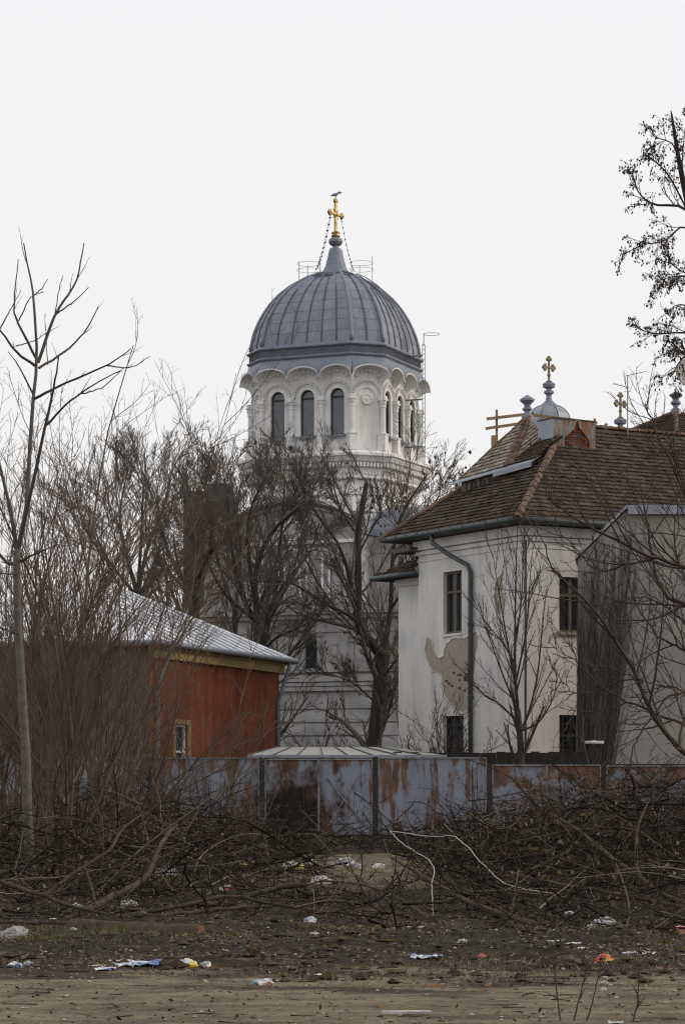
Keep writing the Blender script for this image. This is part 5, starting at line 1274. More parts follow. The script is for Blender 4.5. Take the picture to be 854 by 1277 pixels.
# --- narrow tree before the cream house
LH = [dict(per=9, t0=.06, ang=(.3, .55), len=(.28, .55), rad=(.4, .6), n=6, wander=.05, trop=(0,0,.10), rmin=.011, k=4, lmax=2.6),
      dict(per=5, t0=.15, ang=(.35, .7), len=(.24, .45), rad=(.45, .65), n=4, wander=.08, trop=(0,0,.06), rmin=.0085, lmax=.9),
      dict(per=3, t0=.2, ang=(.35, .8), len=(.25, .5), rad=(.5, .7), n=3, wander=.1, rmin=.006, lmax=.35)]
tree('upright_tree', 'slim upright bare tree with steep branches against the cream wall',
     [(at3([(651,1043),(650,985),(649,940),(648,915),(645,885)], 68), .115, .085),
      (at3([(646,890),(642,840,-.1),(642,780,-.1),(643,715,0),(645,655,0)], 68), .05, .008),
      (at3([(648,915),(660,885,.3),(670,840,.4),(676,780,.5),(681,735,.5)], 68), .042, .008),
      (at3([(645,885),(630,850,-.4),(615,810,-.7),(600,765,-.8)], 68), .032, .007),
      (at3([(645,870),(634,810,.3),(622,740,.5),(614,690,.5)], 68), .032, .007),
      (at3([(643,850),(655,790,-.4),(660,730,-.6),(664,680,-.6)], 68), .032, .007),
      (at3([(648,905),(625,880,.2),(598,862,.3),(575,835,.4)], 68), .03, .006),
      (at3([(648,912),(672,900,-.3),(690,868,-.5),(694,835,-.5)], 68), .03, .006),
      (at3([(643,830),(625,800,-.2),(602,772,-.2),(585,735,-.2)], 68), .025, .006),
      (at3([(643,800),(650,745,.4),(652,690,.5),(655,655,.5)], 68), .03, .006)],
     LH, m_bark_dk, m_twig_dk, 61)
shrub('twiggy dark shrub against the cream wall behind the boards', 552, 1040, 71.2, 20, 4.6, -2, 15, 62, (8, 5), .018, group='shrubs by the walls', stem_m=m_bark_dk, twig_m=m_twig_dk)
shrub('low dark shrub at the foot of the drainpipe', 598, 1040, 71.0, 12, 3.2, 2, 20, 63, (8, 5), .014, group='shrubs by the walls', stem_m=m_bark_dk, twig_m=m_twig_dk)

# --- curved branches of the tree at the right edge
Yr = 36.0
rm = [
 ([(925,1105),(918,1050),(905,1000),(895,960)], .15, .12),
 ([(895,965),(854,939,-.5),(836,923,-.6),(814,892,-.8),(795,848,-.9),(779,816,-1),(751,776,-1.2),(723,741,-1.3),(691,713,-1.4),(679,676,-1.5)], .062, .008),
 ([(897,950),(890,850,.3),(872,770,.4),(854,754,.4),(836,747,.4),(820,725,.4),(811,682,.5),(806,650,.5),(797,600,.6)], .065, .01),
 ([(880,800),(862,718,-.2),(836,703,-.4),(810,694,-.5),(770,674,-.6),(732,656,-.8),(701,636,-.9),(685,622,-1),(679,598,-1)], .045, .007),
 ([(830,705,-.3),(804,699,0),(770,708,.3),(745,711,.5),(723,688,.6),(698,663,.7),(686,622,.8)], .024, .006),
 ([(893,930),(854,905,.4),(798,882,.6),(754,860,.7),(720,826,.8),(708,800,.9)], .034, .007),
 ([(800,860,-.8),(785,846,-.6),(741,863,-.4),(720,866,-.3),(704,854,-.2),(688,832,-.2)], .02, .006),
 ([(800,852,-.9),(795,845,-1),(754,832,-1.3),(707,819,-1.5),(682,800,-1.6)], .018, .005),
 ([(890,860),(854,812,1),(830,800,1.1),(805,775,1.2),(786,738,1.3),(776,700,1.3)], .034, .007),
 ([(885,780),(862,640,-1),(845,600,-1.1),(828,560,-1.2),(812,523,-1.2),(803,503,-1.2)], .035, .008),
 ([(884,790),(866,680,.8),(852,600,1),(838,560,1),(826,530,1)], .03, .006),
 ([(888,840),(860,860,-1),(830,870,-1.2),(806,905,-1.3),(790,930,-1.3),(785,965,-1.3)], .026, .007),
 ([(890,860),(868,800,-.6),(846,770,-.7),(815,748,-.8),(790,745,-.9),(764,752,-1)], .026, .006),
 ([(892,880),(866,872,.5),(842,858,.6),(815,860,.7),(790,870,.8)], .024, .006),
 ([(886,760),(864,742,-.8),(846,700,-1),(840,660,-1.1),(846,618,-1.1)], .028, .007),
 ([(751,776,-1.2),(744,740,-1.1),(746,700,-1),(738,668,-1)], .014, .005),
 ([(779,816,-1),(770,770,-.9),(762,735,-.8),(752,700,-.8)], .014, .005),
 ([(854,812,1),(842,770,1.2),(836,720,1.3),(842,680,1.3)], .018, .005),
]
tree('spreading_tree', 'spreading bare tree with long curved reddish branches crossing the grey annex',
     [(at3(p, Yr), r0*.75, r1*.9) for p, r0, r1 in rm],
     [dict(per=14, t0=.08, ang=(.4, .95), len=(.18, .46), rad=(.4, .65), n=8, wander=.06, trop=(0,0,.06), rmin=.0075, lmax=2.3, skip=1, k=4),
      dict(per=5, t0=.2, ang=(.4, .9), len=(.2, .45), rad=(.45, .6), n=5, wander=.09, trop=(0,0,.05), rmin=.0052, lmax=1.0),
      dict(per=3, t0=.2, ang=(.4, .9), len=(.2, .45), rad=(.5, .7), n=3, wander=.1, rmin=.0036, lmax=.4)],
     m_twig_red, m_twig_red, 71, jit=.012, n_main=22)
# --- tree with hanging seed pods, upper right
Yp = 62.0
pm = [
 ([(905,1045),(900,800),(895,600),(888,450),(880,350),(868,300),(854,240),(845,195),(838,150),(836,138)], .22, .012),
 ([(868,300),(853,260,.3),(815,255,.8),(796,240,1),(787,215,1.2)], .05, .008),
 ([(872,320),(853,283,-.4),(828,300,-.8),(800,306,-1.2),(776,318,-1.4)], .032, .007),
 ([(848,210),(838,180,.4),(815,170,.8),(812,158,1)], .025, .006),
 ([(860,270),(835,222,-.8),(815,200,-1),(806,195,-1.2)], .03, .006),
 ([(878,360),(862,345,.8),(838,330,1.2),(826,305,1.2)], .03, .006),
 ([(885,420),(862,352,-1),(840,345,-1.4),(816,352,-1.6)], .03, .006),
 ([(890,470),(868,420,.5),(846,415,.8),(815,416,1),(790,408,1.2)], .04, .008),
 ([(890,500),(866,440,-.6),(848,450,-.9),(836,470,-1)], .035, .008),
 ([(884,400),(862,385,-.3),(845,380,-.6),(828,392,-.8)], .03, .006),
 ([(854,240),(850,205,-.5),(853,165,-.6),(858,140,-.6)], .02, .006),
 ([(888,450),(868,448,1.4),(850,440,1.5),(836,425,1.5)], .03, .006),
]
tree('pod_tree', 'tall dark tree with clusters of dry hanging seed pods above the tiled roofs',
     [(at3(p, Yp), r0, r1) for p, r0, r1 in pm],
     [dict(per=11, t0=.25, ang=(.4, .9), len=(.22, .42), rad=(.35, .5), n=6, wander=.09, trop=(0,0,-.02), rmin=.0095, lmax=1.4, skip=1, k=4),
      dict(per=7, t0=.1, ang=(.4, .9), len=(.28, .55), rad=(.5, .7), n=5, wander=.13, trop=(0,0,-.03), rmin=.0065, lmax=.8),
      dict(per=4, t0=.2, ang=(.4, 1.), len=(.3, .6), rad=(.5, .7), n=3, wander=.15, trop=(0,0,-.05), rmin=.005, lmax=.45)],
     m_bark_dk, m_twig_dk, 81, leaf=dict(name='seed_pod', n=5200, size=.062, mat=m_pod, droop=.85, on=(2,)))

# --- cut brush heaps
def heap(name, label, N, xr_, yr_, hfun, seed, lo=.8, hi=2.4, r=(.006, .014), per=(6, 2)):
    rng = np.random.default_rng(seed); T = Tubes()
    x = rng.uniform(*xr_, N); y = rng.uniform(*yr_, N); H = hfun(x, y); ok = H > .03; x, y, H = x[ok], y[ok], H[ok]; N = len(x)
    z = H * rng.beta(1.3, 1.4, N) + ground_height(x, y)
    s = np.stack([x, y, z], 1); th = rng.uniform(0, 2*np.pi, N); el = rng.normal(.10, .38, N)
    d = np.stack([np.cos(th)*np.cos(el)*1.25, np.sin(th)*np.cos(el), np.sin(el)], 1); L = rng.uniform(lo, hi, N) * np.clip(H * 1.1 + .35, .4, 1.1)
    P = grow(s - d * L[:, None] * .4, d, L, 6, .14, (0, 0, -.012), rng); P[..., 2] = np.maximum(P[..., 2], .012); R = taper(rng.uniform(*r, N) * rng.choice([1, 1, 1, 1.8], N), 7, .3)
    T.add(P, R, 3)
    for k, pr in enumerate(per):
        s, d, L, rr = spawn(P, R, pr, .15, 1, (.35, .95), (.18, .42), (.45, .7), rng); P = grow(s, d, np.minimum(L, .9), 4 if k == 0 else 2, .16, (0, 0, .0), rng); P[..., 2] = np.maximum(P[..., 2], .01); R = taper(np.maximum(rr, .0036), P.shape[1], .4); T.add(P, R, 3)
    o = T.build(name, m_brush, None, (float(x.mean()), float(y.mean()), 0)); tag(o, label, None, None, 'stuff'); return o
def heap_leaves(n, xr_, yr_, hfun, seed, label):
    rng = np.random.default_rng(seed); x = rng.uniform(*xr_, n); y = rng.uniform(*yr_, n); H = hfun(x, y); ok = H > .1; x, y, H = x[ok], y[ok], H[ok]
    o = leaves_mesh('dead_leaves', np.stack([x, y, H * rng.uniform(.15, 1.0, len(x)) + .05], 1), .07, m_litter_leaf, None, (0, 0, 0), rng, .5); tag(o, label)
def pxx(x, y): return CX + x / y * F
def right_h(x, y):
    px = pxx(x, y); lft = np.interp(y, [24, 28, 34, 42, 50], [700, 600, 540, 515, 500])
    m = np.clip((px - lft) / 90, 0, 1) * np.interp(px, [480, 600, 700, 760], [.62, .68, 1.0, 1.05])
    return m * np.interp(y, [25.5, 27.5, 31, 40, 50, 56], [0, .5, 1.08, 1.3, 1.3, .4]) * (.75 + .6 * vnoise(np.stack([x*.5, y*.5, 0*x], -1), 5))
def left_h(x, y):
    px = pxx(x, y); m = np.clip((410 - px) / 80, 0, 1) * np.interp(px, [-60, 60, 160, 260, 330, 420], [.75, .8, 1.0, .8, .5, .3])
    return m * np.interp(y, [27.5, 31, 36, 44, 54, 60], [0, .45, .95, 1.4, 1.5, .5]) * (.75 + .6 * vnoise(np.stack([x*.5, y*.5, 0*x], -1), 6))
def mid_h(x, y):
    px = pxx(x, y); m = np.clip((px - 330) / 60, 0, 1) * np.clip((600 - px) / 60, 0, 1)
    return m * np.interp(y, [50, 53, 60, 64], [0, .4, .6, .4])
heap('brush_heap', 'big tangled heap of cut brown branches on the right', 1850, (.6, 8.6), (25.5, 56), right_h, 201)
heap('brush_heap', 'tangled heap of cut branches below the thicket on the left', 1550, (-8.5, .2), (27.5, 60), left_h, 202)
heap('brush_heap', 'loose cut twigs lying along the foot of the fence', 450, (-3, 5), (50, 64), mid_h, 203, per=(5, 2))
heap_leaves(2600, (.6, 8.6), (26, 50), right_h, 301, 'dead brown leaves caught in the right brush heap')
heap_leaves(2200, (-8.5, .2), (28, 54), left_h, 302, 'dead brown leaves caught in the left brush heap')
def loose_h(x, y):
    px = pxx(x, y); return np.clip((px - 370) / 40, 0, 1) * np.clip((640 - px) / 60, 0, 1) * np.interp(y, [25, 27, 34, 38], [0, .28, .4, 0])
heap('brush_heap', 'thin loose branches over the sandy gap between the heaps', 150, (-1, 3), (25, 38), loose_h, 204, .9, 2.2, (.005, .012), (5, 3))

# --- logs and single big branches, each its own thing
def branch(name, label, pts, r0, r1, seed, cat='branch', subs=3, cut=None, mat=None, twigs=True, n=16, group=None):
    r0 *= .62; r1 *= .62; rng = np.random.default_rng(seed); P = spline(pts, n, r0 * (.08 if cat == 'log' else .2), rng); R = np.linspace(r0, r1, n) * (1 + rng.normal(0, .05, n)); o = P[0].copy(); o[2] = min(P[:, 2].min() - r0, P[0][2])
    t = thing(name, label, cat, o, 0, group); T = Tubes(); T.add(P[None], R[None], 10); T.build('stem', mat or m_log, t, o)
    if subs:
        T = Tubes(); wood([dict(per=subs, t0=.25, ang=(.4, .9), len=(.15, .35), rad=(.3, .5), n=6, wander=.12, trop=(0,0,.02), rmin=.006, lmax=1.1, k=4), dict(per=3, t0=.2, ang=(.4, .9), len=(.25, .5), n=4, wander=.14, rmin=.003, lmax=.5)], P[None], R[None], T, rng); T.build('side_shoots', mat or m_log, t, o, kind='stuff')
    for e in ((0, 1) if cut is None else cut):
        i = 0 if e == 0 else n - 1; d = P[0] - P[1] if e == 0 else P[-1] - P[-2]; d = d / np.linalg.norm(d)
        g = G(); g.lathe([(.001, .012), (R[i] * .97, .010), (R[i] * .97, -.02)], 12, tuple(P[i] - o), tuple(d), False); g.build('cut_face', m_logend, t)
    return t
b3 = lambda pts: [at(*p) for p in pts]
gg = lambda pts, r: [gpos(p[0], p[1]) + np.array([0, 0, r]) for p in pts]
branch('log', 'thick dark log with a sawn orange-brown end in the grass', [at(92,1156,26.6), at(150,1160,26.3), at(205,1163,26.0), at(250,1164,25.8)], .15, .17, 1, 'log', 0)
branch('branch_pole', 'long straight thin pole lying along the thick sawn log', b3([(-20,1150,26.9), (80,1151,26.8), (160,1152,26.6), (228,1157,26.4)]), .035, .022, 2, 'branch', 0)
branch('log', 'slim brown log lying just right of the sawn log', b3([(238,1155,27.5), (285,1151,27.8), (312,1149,27.8), (342,1150,27.8)]), .05, .04, 3, 'log', 0)
branch('branch', 'forked grey branch propped upright against the left brush heap', b3([(106,1136,29), (148,1114,29.4), (182,1093,29.8), (203,1048,30.5), (221,1029,31)]), .075, .03, 4, 'branch', 3)
branch('branch', 'thin dark bent branch leaning out of the left brush heap', b3([(54,1118,30.5), (88,1092,30.7), (136,1060,31), (152,1036,31.3), (176,1016,31.6)]), .04, .018, 5, 'branch', 4)
branch('branch', 'grey branch sloping down to the grass beside the thicket stems', b3([(-15,1096,28.8), (40,1112,28.6), (90,1130,28.4), (140,1141,28.2), (215,1150,28.0)]), .05, .02, 6, 'branch', 3)
branch('branch', 'pale crooked branch lying across the foot of the left heap', b3([(150,1143,28.5), (210,1133,28.6), (285,1117,28.8), (330,1125,28.8), (400,1137,28.6)]), .045, .025, 7, 'branch', 3)
branch('branch', 'stout branch with an upturned dark stub beside the sandy gap', b3([(305,1119,30), (340,1109,30), (366,1104,29.8), (377,1103,29.7), (380,1096,29.7)]), .055, .06, 8, 'branch', 0)
branch('branch', 'two-legged dark root stub hanging under the upturned stub', b3([(366,1105,29.9), (369,1120,29.9), (368,1138,29.9)]), .03, .028, 9, 'branch', 0)
branch('branch', 'grey-brown pole under the crooked branch by the sawn log', b3([(130,1146,28.2), (200,1141,28.0), (260,1136,28.2), (310,1130,28.3)]), .05, .03, 10, 'branch', 2)
branch('long_branch', 'long tapered trunk lying down the front of the right heap', b3([(489,1070,31), (530,1094,30), (575,1120,29), (625,1140,28), (706,1166,26.6), (806,1180,25.5)]), .03, .085, 11, 'branch', 4)
branch('branch', 'straight brown branch lying low before the right heap', b3([(470,1137,28.6), (530,1143,28.3), (580,1147,28.1), (640,1151,27.8)]), .045, .05, 12, 'branch', 3)
branch('branch', 'branch slanting down across the sandy gap to the yellow packet', b3([(400,1098,31), (455,1104,30), (500,1122,29), (540,1150,27.6), (572,1172,26.6)]), .018, .045, 13, 'branch', 5)
branch('branch', 'second slanting branch fanning out beside the sandy gap', b3([(392,1040,34), (430,1080,32), (470,1112,30.5), (510,1138,29.0), (545,1156,27.8)]), .014, .038, 14, 'branch', 5)
branch('branch_pole', 'long grey pole sloping down across the right brush heap', b3([(640,1090,29.5), (700,1103,29), (770,1115,28.4), (860,1133,27.8)]), .022, .042, 15, 'branch', 2)
branch('branch', 'thick pale branch angling down through the right brush heap', b3([(692,1018,32), (722,1036,31.6), (748,1058,31), (790,1090,30.2), (812,1102,29.8)]), .022, .06, 16, 'branch', 5)
branch('branch', 'crooked pale branch standing up at the end of the right heap', b3([(808,1000,31), (797,1025,30.6), (793,1050,30.4), (800,1097,29.6), (862,1133,28.8)]), .016, .055, 17, 'branch', 5)
branch('branch', 'dark stick leaning by the grey plastic bag', b3([(782,1182,25.5), (815,1158,26), (856,1130,26.6)]), .018, .02, 18, 'branch', 0)
branch('branch', 'dark stick standing against the fence behind the heap', b3([(543,1040,58), (562,1025,58.4), (588,990,58.8)]), .03, .02, 19, 'branch', 0)
branch('branch', 'thin dark arching branch against the clean fence sheet', b3([(508,1000,57), (530,1002,57), (548,1018,57), (555,1034,57)]), .02, .018, 20, 'branch', 2)
branch('branch', 'short stake standing in the dark hollow under the thicket', b3([(120,1126,29.5), (114,1105,29.7), (108,1088,29.8)]), .026, .028, 21, 'branch', 0)
branch('branch', 'long thin shoot leaning towards the fence over the left heap', b3([(150,1080,33), (200,1040,35), (255,1000,38), (330,945,42)]), .022, .01, 22, 'branch', 6)
branch('branch', 'pale thin shoot curving over the left brush heap', b3([(150,1062,31), (170,1072,30.6), (190,1078,30.3), (215,1110,29.8)]), .016, .02, 23, 'branch', 2)

# --- foreground dry stalks
for k, (pp, lb) in enumerate(([[(699,1290),(694,1240),(690,1200),(686,1172)], 'dark dry stalk standing alone on the sandy track'], [[(714,1290),(722,1245),(730,1210),(727,1198)], 'dark dry stalk with side twigs on the sandy track'], [[(730,1290),(738,1250),(746,1215),(752,1192)], 'leaning dark dry stalk on the sandy track'], [[(788,1290),(794,1250),(797,1210)], 'faint twiggy dry stalk near the stones'])):
    P = [at(p[0], p[1], 16.4) for p in pp]; P[0][2] = -.02
    branch('dry_stalk', lb, P, .009, .005, 300 + k, 'stalk', 5 if k in (1, 3) else 2, (), m_twig_dk)
# ------------------------------------------------------------------ white cable over the brush
cab = thing('white_cable', 'thin white cable draped in loops over the right brush heap', 'cable', at(540, 1142, 28.5))
co = np.array(cab.location)
for pts in ([(690,1114,28.2),(650,1108,28.4),(624,1098,28.6),(600,1076,29.0),(582,1056,29.3),(566,1043,29.6),(545,1043,29.8),(518,1041,30),(486,1036,30.4)], [(486,1036,30.4),(498,1049,30),(516,1061,29.6),(534,1072,29.2),(541,1085,29),(538,1104,28.8),(539,1122,28.6),(540,1141,28.5)]):
    Tb = Tubes(); P = spline([at(*p) for p in pts], 40, .004); Tb.add(P[None], np.full((1, 40), .0055), 6); Tb.build('cable_run', m_cable, cab, co)

# ------------------------------------------------------------------ ground litter of leaves, grass, crumbs
rl = np.random.default_rng(77)
def scatter(n, yr_, dens=None, xlim=(.155)):
    y = rl.uniform(yr_[0], yr_[1], n * 3); x = rl.uniform(-1, 1, n * 3) * xlim * y
    if dens is not None: k = rl.uniform(0, 1, n*3) < dens(x, y); x, y = x[k], y[k]
    return x[:n], y[:n], ground_height(x[:n], y[:n])
def leaf_carpet(name, label, n, yr_, size, mat, dens=None, tall=False):
    x, y, z = scatter(n, yr_, dens); n = len(x); c = np.stack([x, y, z + .004], 1); th = rl.uniform(0, 6.28, n); L = size * rl.uniform(.5, 1.5, n)
    if tall:
        d = norm(np.stack([rl.normal(0, .45, n), rl.normal(0, .45, n), np.ones(n)], 1)); q = np.stack([np.cos(th), np.sin(th), 0*th], 1); w = .0035
        V = np.stack([c - q*w, c + q*w, c + d*L[:, None] + np.stack([rl.normal(0, .02, n), rl.normal(0, .02, n), 0*th], 1)], 1).reshape(-1, 3); i = np.arange(n)[:, None]*3; Q = np.concatenate([i, i+1, i+2], 1)
    else:
        d = np.stack([np.cos(th), np.sin(th), rl.normal(0.1, .3, n)], 1); q = np.stack([-np.sin(th), np.cos(th), rl.normal(0.1, .3, n)], 1); w = L * rl.uniform(.3, .6, n)
        V = np.stack([c, c + d*L[:, None]*.5 + q*w[:, None]*.6, c + d*L[:, None], c + d*L[:, None]*.5 - q*w[:, None]*.4], 1); V[..., 2] += .005; V = V.reshape(-1, 3); i = np.arange(n)[:, None]*4; Q = np.concatenate([i, i+1, i+2, i+3], 1)
    me = np_mesh(name, V, Q, False); me.materials.append(mat); tag(link(name, me), label, None, None, 'stuff')
soil_d = lambda x, y: np.clip((y - 19.0) / 3, .16, 1) * np.clip(.25 + 1.5 * vnoise(np.stack([x*1.3, y*.9, 0*x], -1), 8) - .3, 0.03, 1)
leaf_carpet('leaf_litter', 'dead brown leaves and twig crumbs over the dark soil', 24000, (16, 44), .042, m_litter_leaf, soil_d)
gd = lambda x, y: np.exp(-((pxx(x, y) - 120)/90)**2 - ((y - 24.8)/1.3)**2) + .8*np.exp(-((pxx(x, y) - 585)/45)**2 - ((y - 23.6)/1.2)**2) + .5*np.exp(-((pxx(x, y) - 825)/40)**2 - ((y - 23.6)/.8)**2)
leaf_carpet('grass', 'short weak grass in front of the logs', 6000, (21, 28), .11, m_grass, gd, True)
leaf_carpet('dry_grass', 'dry straw-coloured grass stubble on the waste ground', 5000, (17.5, 27), .07, m_drygrass, lambda x, y: np.clip(1.6*vnoise(np.stack([x*.8, y*.8, 0*x], -1), 31) - .62, 0, 1) * np.clip((y - 18.2)/2.5, .05, 1), True)
# twigs strewn on the track
x, y, z = scatter(170, (16, 26)); th = rl.uniform(0, 6.28, len(x)); d = np.stack([np.cos(th), np.sin(th), 0*th], 1)
P = grow(np.stack([x, y, z + .008], 1), d, rl.uniform(.05, .32, len(x)), 4, .28, (0, 0, 0), rl); P[..., 2] = ground_height(P[..., 0], P[..., 1]) + .008
Tb = Tubes(); Tb.add(P, taper(rl.uniform(.002, .0045, len(x)), 5, .5), 4); tag(Tb.build('twig_scatter', m_brush, None, (0, 20, 0)), 'small dark twigs strewn over the sandy track', None, None, 'stuff')
x, y, z = scatter(900, (15.5, 27)); gs = G()
ico = [(0,0,1),(.9,0,.3),(.28,.85,.3),(-.72,.53,.3),(-.72,-.53,.3),(.28,-.85,.3),(0,0,-.4)]; icf = [(0,1,2),(0,2,3),(0,3,4),(0,4,5),(0,5,1),(6,2,1),(6,3,2),(6,4,3),(6,5,4),(6,1,5)]
for i in range(len(x)):
    s_ = .008 + .018 * rl.random() ** 3; gs.add([(x[i] + a*s_*rl.uniform(.7,1.3), y[i] + b*s_*rl.uniform(.7,1.3), z[i] + c*s_*.8) for a, b, c in ico], icf)
leaf_carpet('paper_crumbs', 'tiny pale scraps of paper and plastic strewn over the soil', 380, (17, 40), .028, M('paper_crumb', (.5,.49,.46), .8, island=.5), lambda x, y: np.clip((y - 18) / 4, .1, 1))
x, y, z = scatter(2600, (19.5, 31)); gc = G(); keep = rl.uniform(0, 1, len(x)) < np.clip(2.2 * vnoise(np.stack([x*.9, y*.7, 0*x], -1), 44) - .55, .04, 1)
for i in np.nonzero(keep)[0]:
    s_ = .018 + .075 * rl.random() ** 4; gc.add([(x[i] + a*s_*rl.uniform(.6,1.5), y[i] + b*s_*rl.uniform(.6,1.4), z[i] + c*s_*rl.uniform(.4,.9)) for a, b, c in ico], icf)
tag(gc.build('soil_clods', M('dark_clods', (.062, .048, .033), .97, spec=.05, island=.5, bump=[(40, .6, .01)]), None), 'dark clods of earth over the soil before the brush', None, None, 'stuff')
m_peb = M('pebbles', (.26, .235, .19), .95, island=.45)
tag(gs.build('gravel', m_peb, None), 'small pale pebbles on the sandy track', None, None, 'stuff')

# ------------------------------------------------------------------ rubbish
def ico_sphere(sub):
    t = (1 + 5**.5)/2; V = [(-1,t,0),(1,t,0),(-1,-t,0),(1,-t,0),(0,-1,t),(0,1,t),(0,-1,-t),(0,1,-t),(t,0,-1),(t,0,1),(-t,0,-1),(-t,0,1)]
    Fc = [(0,11,5),(0,5,1),(0,1,7),(0,7,10),(0,10,11),(1,5,9),(5,11,4),(11,10,2),(10,7,6),(7,1,8),(3,9,4),(3,4,2),(3,2,6),(3,6,8),(3,8,9),(4,9,5),(2,4,11),(6,2,10),(8,6,7),(9,8,1)]
    V = [np.array(v)/np.linalg.norm(v) for v in V]
    for _ in range(sub):
        c = {}; nf = []
        def mid(a, b):
            k = (min(a, b), max(a, b))
            if k not in c: m = V[a] + V[b]; V.append(m/np.linalg.norm(m)); c[k] = len(V) - 1
            return c[k]
        for a, b, d in Fc: x_, y_, z_ = mid(a, b), mid(b, d), mid(d, a); nf += [(a, x_, z_), (b, y_, x_), (d, z_, y_), (x_, y_, z_)]
        Fc = nf
    return np.array(V), np.array(Fc)
ICV, ICF = ico_sphere(3)
_mc = {}
def pm_(c1, c2, c3=None, rough=.45, sheen=.4):
    k = (c1, c2, c3, rough)
    if k not in _mc:
        ly = [(7, c2, .46, .56, 1.0, 2)]
        if c3: ly.append((11, c3, .55, .6, 1.0, 2))
        ly.append((25, tuple(q*.45 for q in c1), .55, .75, .5))
        _mc[k] = M('litter_plastic', c1, rough, 0, layers=ly, spec=sheen, bump=[(40, .4, .01)])
    return _mc[k]
WH = (.62, .62, .61); GR = (.30, .31, .31); BL = (.12, .19, .40); YE = (.60, .42, .05); RE = (.50, .05, .04); TE = (.18, .30, .32); BR = (.20, .12, .06); PK = (.55, .22, .20); DG = (.15, .15, .15); GN = (.10, .28, .12); CB = (.42, .35, .25)
def crumple(kind, w, seed):
    r = np.random.default_rng(seed)
    if kind == 'bag':
        V = ICV.copy(); n = fbm(V*1.7 + seed, seed, 4); V = V * (1 + n*1.0)[:, None]; cr = np.abs(fbm(V*3.1 + seed*2, seed + 5, 3)); V *= (1 - cr*.9)[:, None]
        V *= np.array([.5, .36, .34]) * w; V[:, 2] = np.where(V[:, 2] < -.06*w, -.06*w + (V[:, 2] + .06*w)*.15, V[:, 2]); V[:, 2] -= V[:, 2].min(); return np_mesh('shape', V, ICF, False)
    if kind == 'sheet':
        a, b = 12, 9; X, Y = np.meshgrid(np.linspace(-.5, .5, a), np.linspace(-.38, .38, b)); X = X*w; Y = Y*w
        q = np.stack([X*3/w + seed, Y*3/w, 0*X], -1); Z = np.abs(fbm(q*1.3, seed, 3))*w*.42 + .008; X = X + fbm(q, seed+3, 2)*w*.4; Y = Y + fbm(q, seed+7, 2)*w*.4
        V = np.stack([X, Y, Z], -1).reshape(-1, 3); V = np.concatenate([V, V - [0, 0, .004]]); i = (np.arange(b-1)[:, None]*a + np.arange(a-1)[None]).ravel(); Q = np.stack([i, i+1, i+a+1, i+a], -1); N = a*b
        return np_mesh('shape', V, np.concatenate([Q, Q[:, ::-1] + N]), False)
    if kind == 'stone':
        V = ICV.copy(); V = V*(1 + fbm(V*1.5 + seed, seed, 3)*1.1)[:, None]*np.array([.5, .38, .3])*w; V[:, 2] -= V[:, 2].min()*.75; return np_mesh('shape', V, ICF, False)
    g = G()
    if kind == 'brick':
        rr_ = random.Random(seed); P = [(-.5, -.28, 0), (.45, -.3, 0), (.5, .25, 0), (-.4, .3, 0), (-.46, -.24, .28), (.3, -.26, .3), (.42, .2, .24), (-.36, .26, .27)]
        g.add([(x*w, y*w, z*w) for x, y, z in P], [(3,2,1,0),(4,5,6,7),(0,1,5,4),(1,2,6,5),(2,3,7,6),(3,0,4,7)]); return g.mesh('shape')
    if kind == 'plank':
        g.add([(-.5*w, -.07*w, .01), (.5*w, -.09*w, .01), (.47*w, .08*w, .012), (-.46*w, .06*w, .012), (-.5*w, -.07*w, .03), (.5*w, -.09*w, .026), (.47*w, .08*w, .032), (-.46*w, .06*w, .03)], [(3,2,1,0),(4,5,6,7),(0,1,5,4),(1,2,6,5),(2,3,7,6),(3,0,4,7)]); return g.mesh('shape')
    if kind == 'bottle':
        R_ = .14*w; g.lathe([(R_*.7, -.5*w), (R_, -.47*w), (R_*.95, -.25*w), (R_, -.2*w), (R_*.93, 0), (R_, .15*w), (R_*.75, .28*w), (R_*.33, .4*w), (R_*.33, .46*w), (R_*.42, .46*w), (R_*.42, .5*w)], 12, (0, 0, R_), (1, 0, 0)); return g.mesh('shape', True)
